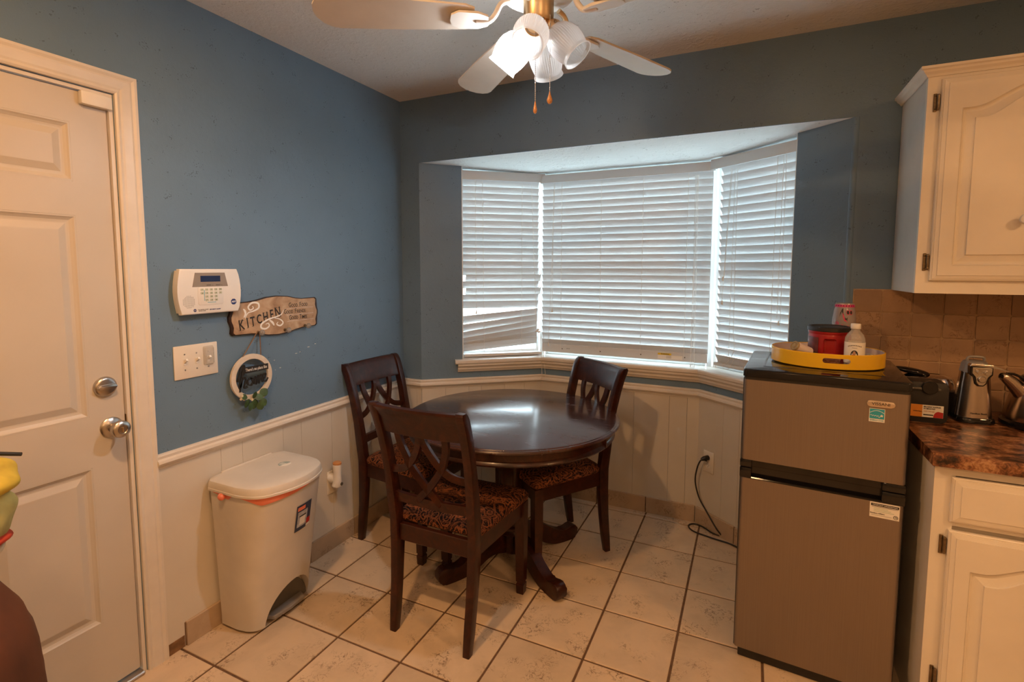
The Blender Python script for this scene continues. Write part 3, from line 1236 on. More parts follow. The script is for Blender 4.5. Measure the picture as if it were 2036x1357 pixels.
prism(bm, rrect(-0.522, 1.056, -0.466, 1.072, 0.0078), DF + 0.014, DF + 0.024, bev=0.003)
obj('thumb_turn', bm, M_NICKEL, db, True)
# contact sensor at the top of the door
sensor = thing('door_sensor', 'small white alarm contact box on the top corner of the door', 'sensor', mtx=frame((XL, -0.465, 2.0), (0, 1, 0), (0, 0, 1)))
bm = BM()
box(bm, (-0.052, -0.020, DF + 0.0002), (0.036, 0.022, DF + 0.024), 0.005, 2)
obj('sensor_body', bm, M_WHITEP, sensor, True)
bm = BM()
box(bm, (-0.046, 0.024, DF + 0.0005), (-0.020, 0.036, DF + 0.003), 0.001, 1)
obj('sensor_tab', bm, M_WHITEP, sensor)

# ---------------------------------------------------------------- alarm panel, switch plate, signs on the left wall


def wall_thing(name, label, cat, y, z, group=None, x=XL):
    return thing(name, label, cat, group=group, mtx=frame((x, y, z), (0, 1, 0), (0, 0, 1)))


al = wall_thing('alarm_keypad', 'white alarm keypad with dark blue screen on the blue wall', 'alarm', -0.142, 1.372)


def bulge(w, h, b, n=9):
    pts = []
    for k in range(n):
        t = k / (n - 1)
        yy = -h / 2 + h * t
        pts.append((w / 2 + b * math.sin(PI * t), yy))
    for k in range(n):
        t = k / (n - 1)
        yy = h / 2 - h * t
        pts.append((-w / 2 - b * math.sin(PI * t), yy))
    return pts


bm = BM()
prism(bm, bulge(0.222, 0.160, 0.010), 0.0, 0.026, bev=0.004)
obj('back_case', bm, M_WHITEP, al, True)
bm = BM()
prism(bm, bulge(0.230, 0.172, 0.013), 0.020, 0.040, bev=0.006, seg=3)
obj('front_case', bm, M_WHITEP, al, True)
bm = BM()
prism(bm, [(-0.072, 0.018), (0.072, 0.018), (0.060, 0.072), (-0.060, 0.072)], 0.0395, 0.0412, bev=0.0008, seg=1)
bz = obj('bezel', bm, M_BEZEL, al)
bm = BM()
box(bm, (-0.040, 0.037, 0.0410), (0.040, 0.060, 0.0418), 0.0003, 1)
obj('display', bm, M_LCD, bz)
text('ARMED  o', 0.006, M_TEXT, bz, -0.004, 0.024, 0.0413)
text('READY  o', 0.006, M_TEXT, bz, 0.034, 0.024, 0.0413)
bm = BM()
prism(bm, rrect(-0.052, -0.052, 0.050, 0.017, 0.008), 0.0398, 0.0416, bev=0.0014, seg=2)
obj('key_panel', bm, M_WHITEP, al, True)
bm = BM()
prism(bm, rrect(-0.0058, -0.0045, 0.0058, 0.0045, 0.0015, 2), 0, 0.0016, bev=0.0005, seg=1)
key0 = None
for r in range(4):
    for c in range(5):
        if r > 1 and c in (0, 4):
            continue
        loc = (-0.036 + c * 0.0185, 0.007 - r * 0.0135, 0.0416)
        if key0 is None:
            key0 = obj('key', bm, M_KEY, al)
            key0.location = loc
        else:
            share('key', key0, al, loc)
lab = [['*', '1', '2', '3', 'H'], ['#', '4', '5', '6', 'F'], ['', '7', '8', '9', ''], ['', '*', '0', '#', '']]
for r in range(4):
    for c in range(5):
        if lab[r][c]:
            text(lab[r][c], 0.007, M_TEXT, al, -0.036 + c * 0.0185, 0.007 - r * 0.0135, 0.0434, name='key_digit')
bm = BM()
box(bm, (-0.0285, -0.036, 0.0416), (-0.0265, 0.006, 0.0420))
box(bm, (-0.016, -0.0435, 0.0416), (0.018, -0.0418, 0.0420))
obj('teal_line', bm, M_TEAL, al)
bm = BM()
for r in range(12):
    for c in range(10):
        x, y = -0.108 + c * 0.0046, -0.016 - r * 0.0040
        if (x + 0.087) ** 2 / 0.024 ** 2 + (y + 0.038) ** 2 / 0.024 ** 2 < 1:
            box(bm, (x - 0.0013, y - 0.0007, 0.0399), (x + 0.0013, y + 0.0007, 0.0403))
o = obj('speaker_grille', bm, M_DARKGREY, al)
o['kind'] = 'stuff'
bm = BM()
prism(bm, [(0.094 + 0.0125 * math.cos(PI / 8 + k * PI / 4), -0.046 + 0.0125 * math.sin(PI / 8 + k * PI / 4)) for k in range(8)], 0.0400, 0.0406)
bd = obj('octagon_badge', bm, M_NAVY, al)
text('ADT', 0.0095, M_WHITEINK, bd, 0.094, -0.046, 0.0408, shear=0.25, bold=0.0003)
bm = BM()
prism(bm, [(-0.066 + 0.006 * math.cos(PI / 8 + k * PI / 4), -0.071 + 0.006 * math.sin(PI / 8 + k * PI / 4)) for k in range(8)], 0.0399, 0.0404)
bd = obj('octagon_badge', bm, M_NAVY, al)
text('ADT', 0.0042, M_WHITEINK, bd, -0.066, -0.071, 0.0406)
text('TO CANCEL ALARM', 0.0046, M_TEXT, al, -0.034, -0.0695, 0.0404)
text('ENTER CODE', 0.0046, M_TEXT, al, -0.038, -0.0745, 0.0404)
text('SECURITY ALERT', 0.0060, M_NAVY, al, 0.014, -0.071, 0.0404, shear=0.3, bold=0.0002)

# three gang switch plate
sw = wall_thing('switch_plate', 'cream three gang light switch plate below the alarm keypad', 'switch', -0.189, 1.104)
bm = BM()
box(bm, (-0.086, -0.064, 0.0), (0.086, 0.064, 0.006), 0.003, 2)
obj('plate', bm, M_IVORY, sw, True)
for k, x in enumerate((-0.046, 0.0, 0.046)):
    bm = BM()
    box(bm, (x - 0.005, -0.012, 0.0055), (x + 0.005, 0.012, 0.0075), 0.001, 1)
    obj('toggle_slot', bm, M_WHITEP, sw)
    bm = BM()
    tw = Matrix.Translation((x, 0.002, 0.006)) @ Matrix.Rotation(-0.55, 4, 'X')
    r = bmesh.ops.create_cube(bm, size=1, matrix=tw @ Matrix.Translation((0, 0, 0.008)) @ Matrix.Diagonal((0.008, 0.009, 0.018, 1)))
    obj('toggle', bm, M_WHITEP, sw)
    for yy in (0.030, -0.030):
        bm = BM()
        cyl(bm, 0.003, 0.0055, 0.0070, 10, Matrix.Translation((x, yy, 0)))
        obj('screw', bm, M_NICKEL, sw)
bm = BM()
sec = rrect(0.026, -0.024, 0.068, 0.052, 0.006, 3)
loft(bm, [[(x, y, 0.0062) for x, y in sec], [(0.047 + (x - 0.047) * 0.8, 0.012 + (y - 0.012) * 0.85, 0.017) for x, y in sec]])
obj('clear_guard', bm, M_CLEAR, sw)

# kitchen sign
sg = wall_thing('kitchen_sign', 'wavy edged tan plaque lettered KITCHEN hung beside the alarm keypad', 'sign', 0.185, 1.250)


def plaque(s):
    w, h = 0.23 * s, 0.083 * s
    pts = []
    top = [(-1, 0.72), (-0.96, 0.80), (-0.62, 0.84), (-0.45, 0.90), (-0.25, 1.02), (0, 1.07), (0.25, 1.02), (0.45, 0.90), (0.62, 0.84), (0.96, 0.86), (1.0, 0.76)]
    right = [(0.985, 0.45), (1.0, 0.30), (1.03, 0.1), (1.03, -0.1), (1.0, -0.3), (0.985, -0.45), (1.0, -0.72)]
    bot = [(0.96, -0.82), (0.62, -0.84), (0.45, -0.90), (0.25, -1.02), (0, -1.07), (-0.25, -1.02), (-0.45, -0.90), (-0.62, -0.84), (-0.96, -0.82), (-1.0, -0.72)]
    left = [(-0.985, -0.45), (-1.0, -0.30), (-1.03, -0.1), (-1.03, 0.1), (-1.0, 0.3), (-0.985, 0.45)]
    return [(x * w, y * h) for x, y in (top + right + bot + left)][::-1]


bm = BM()
prism(bm, plaque(1.0), 0.0, 0.012, bev=0.003)
obj('backing_board', bm, M_DARKBROWN, sg, True)
bm = BM()
prism(bm, plaque(0.955), 0.010, 0.0135)
obj('painted_face', bm, M_SIGN, sg)
ZT = 0.0138
# KITCHEN in tall thin serif capitals climbing to the right
xs_ = -0.196
word = 'KITCHEN'
heights = [0.060, 0.058, 0.056, 0.056, 0.058, 0.060, 0.064]
adv = [0.036, 0.020, 0.032, 0.032, 0.033, 0.030, 0.036]
ang = math.radians(12)
px, py = -0.198, -0.050
for ch, hh, a in zip(word, heights, adv):
    cx = px + a * 0.42
    cyy = py + hh * 0.36
    text(ch, hh, M_TEXT, sg, cx, cyy, ZT, xs=0.66, rot=ang * 0.6, bold=0.0010)
    bm = BM()
    wid = a * 0.6
    for yy in (cyy - hh * 0.345, cyy + hh * 0.345):
        if ch in 'KIHN' or (ch == 'T' and yy < cyy):
            for sx_ in ((-0.7, 0.7) if ch in 'KHN' else (0,)):
                box(bm, (cx + sx_ * wid * 0.5 - 0.005, yy - 0.0008, ZT), (cx + sx_ * wid * 0.5 + 0.005, yy + 0.0008, ZT + 0.0004))
    if len(bm.verts):
        obj('serif', bm, M_TEXT, sg)
    else:
        bm.free()
    px += a
    py += a * math.tan(ang)
for k, s_ in enumerate(('GOOD FOOD', 'GOOD FRIENDS', 'GOOD TIMES')):
    yy = 0.040 - k * 0.029
    bigs = s_.split()
    xcur = 0.050 if k != 1 else 0.034
    xcur += (0.012 if k != 1 else 0)
    for wd in bigs:
        text(wd[0], 0.030, M_TEXT, sg, xcur + 0.006, yy + 0.001, ZT, xs=0.66, bold=0.0002)
        text(wd[1:], 0.0215, M_TEXT, sg, xcur + 0.013, yy - 0.0015, ZT, xs=0.72, align='LEFT', bold=0.0002)
        xcur += 0.013 + 0.0116 * len(wd[1:]) + 0.011
    bm = BM()
    box(bm, (0.05, yy - 0.0150, ZT - 0.0003), (0.205, yy - 0.0142, ZT + 0.0001))
    obj('rule_line', bm, M_WHITEINK, sg)


def swirl(pts, wd):
    bm = BM()
    p = spline([(x, y, ZT) for x, y in pts], 5)
    n = len(p)
    ribbon(bm, p, [wd * (0.25 + 0.75 * math.sin(PI * (i + 0.5) / n)) for i in range(n)], 0.0008, (0, 0, 1))
    obj('scroll_ornament', bm, M_WHITEINK, sg)


swirl([(-0.165, 0.000), (-0.15, 0.022), (-0.125, 0.028), (-0.098, 0.040), (-0.10, 0.060), (-0.128, 0.064), (-0.148, 0.048), (-0.140, 0.034), (-0.124, 0.040), (-0.128, 0.050)], 0.008)
swirl([(-0.17, 0.004), (-0.162, 0.020), (-0.166, 0.034), (-0.172, 0.040)], 0.009)
swirl([(0.030, 0.022), (0.020, 0.004), (-0.010, -0.006), (-0.050, -0.014), (-0.085, -0.030), (-0.088, -0.048), (-0.066, -0.054), (-0.048, -0.044), (-0.052, -0.032), (-0.066, -0.034)], 0.008)
swirl([(-0.02, -0.010), (0.012, -0.020), (0.026, -0.036), (0.010, -0.048), (-0.008, -0.040), (0.0, -0.030)], 0.007)
swirl([(-0.045, -0.018), (-0.03, -0.030), (-0.022, -0.044)], 0.010)
for kx, ky in ((-0.105, -0.066), (0.035, -0.070), (0.150, -0.062)):
    bm = BM()
    cyl(bm, 0.0075, 0.012, 0.018, 12, Matrix.Translation((kx, ky, 0)))
    cyl(bm, 0.0035, 0.018, 0.030, 10, Matrix.Translation((kx, ky, 0)))
    hk = obj('hook', bm, M_BRONZE, sg, True)
    bm = BM()
    lathe(bm, [(0, 0.028), (0.007, 0.028), (0.0125, 0.036), (0.0125, 0.041), (0.008, 0.047), (0, 0.048)], 10, Matrix.Translation((kx, ky, 0)))
    obj('crystal_knob', bm, M_CRYSTAL, hk)

# round "home" sign hanging from the first hook
hm = wall_thing('round_home_sign', 'round white wood ring sign with black script word home and leaves', 'sign', 0.030, 1.000)
ZB = 0.022
bm = BM()
for (r0, r1, z0, z1) in ((0.077, 0.098, ZB, ZB + 0.010),):
    lathe(bm, [(r0, z0), (r1, z0), (r1, z1), (r0, z1), (r0, z0)], 64)
obj('wood_ring', bm, M_RINGWOOD, hm, True)
bm = BM()
box(bm, (-0.045, 0.020, ZB + 0.009), (0.078, 0.046, ZB + 0.013), 0.001, 1)
bnd = obj('black_band', bm, M_BLACKM, hm)
text("There's no place like", 0.0190, M_WHITEINK, bnd, 0.018, 0.033, ZB + 0.0134, xs=0.66)


def script_stroke(pts, wd=0.0085):
    bm = BM()
    p = spline([(x, y, ZB + 0.010) for x, y in pts], 5)
    n = len(p)
    ribbon(bm, p, [wd * (0.75 + 0.25 * math.sin(i * 0.9)) for i in range(n)], 0.005, (0, 0, 1))
    obj('script_letter', bm, M_BLACKM, hm)


# h o m e in brush script
script_stroke([(-0.070, -0.010), (-0.060, 0.020), (-0.050, 0.046), (-0.040, 0.052), (-0.038, 0.040), (-0.050, 0.010), (-0.060, -0.030), (-0.062, -0.054)], 0.012)
script_stroke([(-0.060, -0.036), (-0.048, -0.006), (-0.036, 0.002), (-0.032, -0.010), (-0.040, -0.032), (-0.036, -0.042), (-0.026, -0.036)], 0.010)
script_stroke([(-0.010, -0.004), (-0.022, -0.012), (-0.022, -0.030), (-0.008, -0.034), (0.000, -0.022), (-0.004, -0.008), (-0.012, -0.004), (0.006, -0.008)], 0.009)
script_stroke([(0.008, -0.034), (0.010, -0.012), (0.014, -0.004), (0.016, -0.032), (0.018, -0.032), (0.022, -0.006), (0.028, -0.002), (0.029, -0.030), (0.032, -0.030), (0.037, -0.004), (0.043, 0.000), (0.044, -0.026), (0.050, -0.030)], 0.0080)
script_stroke([(0.052, -0.018), (0.062, -0.010), (0.064, 0.002), (0.056, 0.002), (0.050, -0.014), (0.054, -0.030), (0.066, -0.030), (0.076, -0.018)], 0.0080)
# eucalyptus sprig
for (lx, ly, la, ls) in ((-0.036, -0.100, -2.4, 0.042), (0.000, -0.112, -1.7, 0.044), (0.028, -0.110, -1.0, 0.042), (0.038, -0.080, 0.6, 0.044), (-0.004, -0.082, 1.4, 0.034), (-0.044, -0.078, 2.6, 0.030), (0.018, -0.124, -1.2, 0.040), (-0.024, -0.116, -2.0, 0.038), (0.012, -0.090, -0.3, 0.036)):
    bm = BM()
    pts = []
    n = 9
    mt = Matrix.Translation((lx, ly, ZB + 0.016 + random.uniform(0, 0.012))) @ Matrix.Rotation(la, 4, 'Z') @ Matrix.Rotation(random.uniform(-0.5, 0.5), 4, 'X') @ Matrix.Rotation(random.uniform(-0.4, 0.1), 4, 'Y')
    up_, dn_, mid = [], [], []
    for k in range(n):
        t = k / (n - 1)
        ww = ls * 0.42 * math.sin(PI * t) ** 0.7
        mid.append(bm.verts.new(mt @ Vector((ls * (t - 0.35), 0, 0.003 * math.sin(PI * t)))))
        up_.append(bm.verts.new(mt @ Vector((ls * (t - 0.35), ww + 1e-5, 0))))
        dn_.append(bm.verts.new(mt @ Vector((ls * (t - 0.35), -ww - 1e-5, 0))))
    for k in range(n - 1):
        bm.faces.new((mid[k], mid[k + 1], up_[k + 1], up_[k]))
        bm.faces.new((dn_[k], dn_[k + 1], mid[k + 1], mid[k]))
    obj('leaf', bm, M_LEAF, hm, True)
for (lx, ly) in ((-0.058, -0.070), (-0.050, -0.086), (-0.064, -0.082), (-0.012, -0.096), (0.020, -0.092), (0.050, -0.084), (0.044, -0.094)):
    bm = BM()
    bmesh.ops.create_icosphere(bm, subdivisions=1, radius=0.0065, matrix=Matrix.Translation((lx, ly, ZB + 0.018)) @ Matrix.Diagonal((1, 1, 0.6, 1)))
    obj('blossom', bm, M_BLOSSOM, hm, True)
bm = BM()
tube(bm, [(-0.040, 0.085, ZB + 0.003), (0.046 - 0.006, 0.186, 0.021), (0.052 - 0.006, 0.190, 0.022), (0.058 - 0.006, 0.186, 0.021), (0.050, 0.083, ZB + 0.003)], 0.0022, 7)
o = obj('hanging_twine', bm, M_TWINE, hm, True)

# little paint chips knocked out of the wall
bm = BM()
for (yy, zz, w_, h_) in ((0.285, 1.058, 0.012, 0.002), (0.31, 1.062, 0.008, 0.002), (0.36, 1.078, 0.012, 0.003), (0.405, 1.088, 0.008, 0.003), (0.165, 1.045, 0.006, 0.002), (0.195, 1.005, 0.007, 0.003), (0.170, 1.000, 0.003, 0.002)):
    box(bm, (XL, yy, zz), (XL + 0.0006, yy + w_, zz + h_))
obj('paint_chip', bm, M_CHIP, wall_left)

# outlets
ol = wall_thing('wall_outlet', 'cream outlet plate behind the bin on the left wainscot', 'outlet', 0.487, 0.358, 'wall outlets', x=XL + 0.006)
bm = BM()
box(bm, (-0.036, -0.060, 0), (0.036, 0.060, 0.006), 0.003, 2)
obj('plate', bm, M_IVORY, ol, True)
for yy in (0.02, -0.02):
    bm = BM()
    prism(bm, [(0.016 * math.cos(a * PI / 8), yy + 0.014 * math.sin(a * PI / 8)) for a in range(16)], 0.005, 0.0075)
    rc = obj('receptacle', bm, M_WHITEP, ol)
    bm = BM()
    for xx in (-0.006, 0.006):
        box(bm, (xx - 0.001, yy - 0.001, 0.0074), (xx + 0.001, yy + 0.007, 0.0078))
    box(bm, (-0.002, yy - 0.009, 0.0074), (0.002, yy - 0.005, 0.0078))
    obj('slot', bm, M_DARKGREY, rc)
af = thing('air_freshener', 'white plug-in air freshener with amber top on the left wall outlet', 'air freshener', mtx=frame((XL + 0.014, 0.470, 0.385), (0, 1, 0), (0, 0, 1)) @ Matrix.Scale(1.25, 4))
bm = BM()
lathe(bm, [(0, 0), (0.018, 0), (0.020, 0.012), (0.017, 0.030), (0, 0.030)], 20)
obj('plug_base', bm, M_WHITEP, af, True)
bm = BM()
secs = []
for zz, rx, ry, cy_ in ((-0.030, 0.020, 0.016, 0.036), (-0.024, 0.023, 0.020, 0.036), (0.0, 0.017, 0.017, 0.038), (0.03, 0.016, 0.016, 0.038), (0.058, 0.019, 0.018, 0.038), (0.064, 0.018, 0.017, 0.038)):
    secs.append([(rx * math.cos(2 * PI * k / 20), zz, cy_ + ry * math.sin(2 * PI * k / 20)) for k in range(20)])
loft(bm, secs)
obj('freshener_body', bm, M_WHITEP, af, True)
bm = BM()
secs = [[(r * math.cos(2 * PI * k / 20), zz, 0.038 + r * math.sin(2 * PI * k / 20)) for k in range(20)] for zz, r in ((0.063, 0.0175), (0.070, 0.0175), (0.074, 0.013))]
loft(bm, secs)
obj('scent_cap', bm, M_FRESH_TOP, af, True)
bm = BM()
cyl(bm, 0.007, 0.052, 0.0575, 12, Matrix.Translation((0.004, -0.018, 0)))
obj('dial', bm, M_DARKGREY, af, True)

orr = P3 + DR * 0.687 + NR * 0.006
ol2 = thing('wall_outlet', 'white outlet plate with a black plug beside the fridge', 'outlet', group='wall outlets', mtx=frame((orr.x, orr.y, 0.386), (DRi.x, DRi.y, 0), (0, 0, 1)))
for ch in list(ol.children):
    c = ch.copy()
    COL.objects.link(c)
    c.parent = ol2
    for g2 in ch.children:
        d2 = g2.copy()
        COL.objects.link(d2)
        d2.parent = c
pc = thing('power_cord', 'black power cord from the wall outlet to the fridge', 'cord', (orr.x, orr.y, 0.40))
bm = BM()
a_ = orr + NR * 0.010
b_ = orr + NR * 0.040
tube(bm, [(a_.x - orr.x, a_.y - orr.y, 0.012), (b_.x - orr.x, b_.y - orr.y, 0.012), (b_.x - orr.x - 0.014, b_.y - orr.y - 0.006, 0.006)], [0.014, 0.013, 0.008], 10)
obj('plug', bm, M_BLACKM, pc, True)
cp = [(1.556, 1.500, 0.402), (1.525, 1.515, 0.396), (1.505, 1.520, 0.345), (1.497, 1.525, 0.265), (1.520, 1.515, 0.180), (1.565, 1.490, 0.115), (1.617, 1.455, 0.05), (1.642, 1.468, 0.008), (1.598, 1.480, 0.006), (1.543, 1.530, 0.006), (1.495, 1.545, 0.006), (1.470, 1.508, 0.006), (1.502, 1.456, 0.006), (1.603, 1.422, 0.006), (1.716, 1.387, 0.006), (1.85, 1.25, 0.006), (1.90, 1.06, 0.03)]
bm = BM()
tube(bm, [p - Vector((orr.x, orr.y, 0.40)) for p in spline(cp, 6)], 0.0042, 8)
obj('cable', bm, M_BLACKM, pc, True)
bm = BM()
tube(bm, spline([(0.62, 1.52, 0.002), (0.746, 1.54, 0.002), (0.817, 1.555, 0.002), (0.892, 1.55, 0.002), (1.0, 1.53, 0.002), (1.25, 1.54, 0.002), (1.403, 1.519, 0.002), (1.43, 1.495, 0.002), (1.453, 1.492, 0.002)], 6), 0.0012, 5)
o = obj('thin_cord', bm, M_CORD, None, True)
tag(o, 'thin white cord lying along the floor tiles below the window', 'cord')

# ---------------------------------------------------------------- trash bin
bn = thing('trash_bin', 'cream plastic pedal bin with an orange liner beside the door', 'bin', (-0.065, 0.0, 0.0), math.radians(0))


def bin_sec(z, x0, x1, y0, y1, bulge_):
    """D shaped section: flat back at x0, bowed front at x1"""
    pts = []
    r = 0.03
    n = 40
    yc, hw = (y0 + y1) / 2, (y1 - y0) / 2
    for k in range(n + 1):
        t = -1 + 2 * k / n
        a = abs(t)
        xx = x1 + bulge_ * (1 - t * t)
        ed = max(0, (a - 0.72) / 0.28)
        xx -= (1 - math.sqrt(max(0, 1 - ed * ed))) * 0.075
        pts.append((xx, yc + hw * t, z))
    for k in range(1, 8):
        t = k / 8
        pts.append((pts[n][0] + (x0 - pts[n][0]) * t, y1 - 0.0 * t, z))
    for k in range(9):
        t = k / 8
        pts.append((x0, y1 - 0.02 - (y1 - y0 - 0.04) * t, z))
    for k in range(1, 8):
        t = k / 8
        pts.append((x0 + (pts[0][0] - x0) * t, y0, z))
    return pts


bm = BM()
secs = [bin_sec(0.012, -0.115, 0.060, -0.155, 0.160, 0.030), bin_sec(0.05, -0.115, 0.064, -0.156, 0.161, 0.032), bin_sec(0.25, -0.117, 0.086, -0.164, 0.166, 0.045), bin_sec(0.45, -0.119, 0.112, -0.173, 0.172, 0.058), bin_sec(0.575, -0.120, 0.130, -0.180, 0.176, 0.066), bin_sec(0.585, -0.120, 0.131, -0.180, 0.176, 0.066)]
loft(bm, secs)
body = obj('bin_body', bm, M_BIN, bn, True)
cut = BM()
arch = [(-0.098, -0.01), (0.142, -0.01)] + [(0.022 + 0.120 * math.cos(a * PI / 20), 0.0 + 0.158 * math.sin(a * PI / 20)) for a in range(0, 21)]
arch = [(0.142, -0.02)] + [(0.022 + 0.120 * math.cos(a * PI / 20), 0.004 + 0.158 * math.sin(a * PI / 20)) for a in range(0, 21)] + [(-0.098, -0.02)]
prism(cut, arch, 0.035, 0.25, frame((0, 0, 0), (0, 1, 0), (0, 0, 1)))
boolean_cut(body, cut)
try:
    body.data.set_sharp_from_angle(angle=math.radians(38))
except Exception:
    pass
bm = BM()
prism(bm, [(0.036, -0.075), (0.0362, 0.118), (0.082, 0.098), (0.092, 0.022), (0.082, -0.055)], 0.020, 0.034, bev=0.004)
obj('pedal', bm, M_GREY, bn)
bm = BM()
prism(bm, [(0.022 + 0.1195 * math.cos(a * PI / 16), 0.0 + 0.120 * math.sin(a * PI / 16)) for a in range(0, 17)], 0.0355, 0.046, frame((0, 0, 0.013), (0, 1, 0), (0, 0, 1)))
obj('pedal_housing', bm, M_DARKGREY, bn)
# liner showing below the lid
bm = BM()
hi_ = bin_sec(0.592, -0.1215, 0.1325, -0.183, 0.179, 0.069)


def sag(x, y):
    if x < -0.08:
        return 0.0
    if x < 0.03:
        return 0.25 + 0.5 * (x + 0.08) / 0.11 if y < 0 else 0.0
    return max(0.0, 1 - abs(y + 0.150) / (0.035 if y < -0.150 else 0.24)) ** 0.8


mid_ = [(x + 0.0012, y - 0.001, z - 0.018 * sag(x, y)) for x, y, z in hi_]
lo_ = [(x - 0.004 * sag(x, y), y, z - 0.034 * sag(x, y)) for x, y, z in hi_]
loft(bm, [lo_, mid_, hi_], False, False)
obj('orange_liner', bm, M_ORANGE, bn, True)
bm = BM()
bmesh.ops.create_icosphere(bm, subdivisions=2, radius=0.016, matrix=Matrix.Translation((-0.02, -0.190, 0.578)) @ Matrix.Diagonal((1, 0.8, 0.9, 1)))
obj('liner_knot', bm, M_ORANGE, bn, True)
# lid
bm = BM()
S = lambda z, d: [(x, y, z) for x, y, z in bin_sec(z, -0.122 + d * 0.4, 0.138 - d, -0.190 + d, 0.184 - d, 0.072)]
loft(bm, [S(0.588, 0.004), S(0.590, 0.0), S(0.598, 0.0), S(0.600, 0.002), S(0.618, 0.003), S(0.626, 0.006), S(0.630, 0.014), S(0.6305, 0.05)])
obj('lid', bm, M_BIN, bn, True)
bm = BM()
box(bm, (-0.128, -0.115, 0.56), (-0.116, 0.125, 0.634), 0.003, 1)
obj('hinge_strip', bm, M_BIN, bn)
bm = BM()
cyl(bm, 0.026, 0.6302, 0.6308, 24, Matrix.Translation((0.035, 0.06, 0)))
emb = obj('lid_emblem', bm, M_PAPER, bn)
bm = BM()
prism(bm, [(0.035 + 0.026 * math.cos(a), 0.06 + 0.026 * math.sin(a)) for a in [1.2 + k * 0.3 for k in range(13)]], 0.6308, 0.6311)
obj('emblem_print', bm, plain('grey_green_print', (0.28, 0.34, 0.32), 0.5), emb)
for k in range(3):
    bm = BM()
    box(bm, (0.018 + k * 0.009, 0.045, 0.6311), (0.022 + k * 0.009, 0.066, 0.6313))
    obj('emblem_stripe', bm, M_PAPER, emb)
# product sticker follows the bowed front
def front_x(y, z):
    t = min(1, max(0, (z - 0.25) / 0.325))
    x1 = 0.086 + (0.130 - 0.086) * t
    b = 0.045 + (0.066 - 0.045) * t
    y0 = -0.164 - 0.016 * t
    y1 = 0.166 + 0.010 * t
    tt = (y - (y0 + y1) / 2) / ((y1 - y0) / 2)
    ed = max(0, (abs(tt) - 0.72) / 0.28)
    return x1 + b * (1 - tt * tt) - (1 - math.sqrt(max(0, 1 - ed * ed))) * 0.075


def sticker(name, mat, y0, y1, z0, z1, lift, parent):
    bm = BM()
    n = 10
    a = [[bm.verts.new((front_x(y0 + (y1 - y0) * k / n, z) + lift, y0 + (y1 - y0) * k / n, z)) for k in range(n + 1)] for z in (z0, (z0 + z1) / 2, z1)]
    for r in range(2):
        for k in range(n):
            bm.faces.new((a[r][k], a[r][k + 1], a[r + 1][k + 1], a[r + 1][k]))
    return obj(name, bm, mat, parent)


ps = sticker('product_sticker', plain('navy_print', (0.035, 0.05, 0.10), 0.4), -0.010, 0.075, 0.385, 0.500, 0.0016, bn)
sticker('print_picture', plain('pale_print', (0.42, 0.43, 0.46), 0.4, var=0.3, vs_=60), -0.002, 0.052, 0.402, 0.470, 0.0024, ps)
sticker('print_brand', M_ORANGE, -0.005, 0.036, 0.476, 0.492, 0.0024, ps)
sticker('print_corner', M_REDINK, 0.050, 0.074, 0.400, 0.424, 0.0026, ps)
sticker('print_barcode', M_PAPER, 0.050, 0.073, 0.387, 0.398, 0.0028, ps)
sticker('print_bin', M_PAPER, 0.010, 0.040, 0.410, 0.445, 0.0030, ps)
sticker('print_bin_lid', M_TEXT, 0.006, 0.043, 0.447, 0.452, 0.0032, ps)

# ---------------------------------------------------------------- dining chairs


def back_y(z):
    """rear leg centre line, chair local y as a function of height"""
    ks = [(0.0, -0.222), (0.15, -0.200), (0.32, -0.184), (0.45, -0.182), (0.60, -0.200), (0.75, -0.228), (0.88, -0.262), (0.93, -0.283), (0.955, -0.296)]
    for (a, ya), (b, yb) in zip(ks, ks[1:]):
        if z <= b:
            t = (z - a) / (b - a)
            return ya + (yb - ya) * t
    return ks[-1][1]


def back_x(z):
    return 0.170 + 0.022 * min(1, z / 0.95)


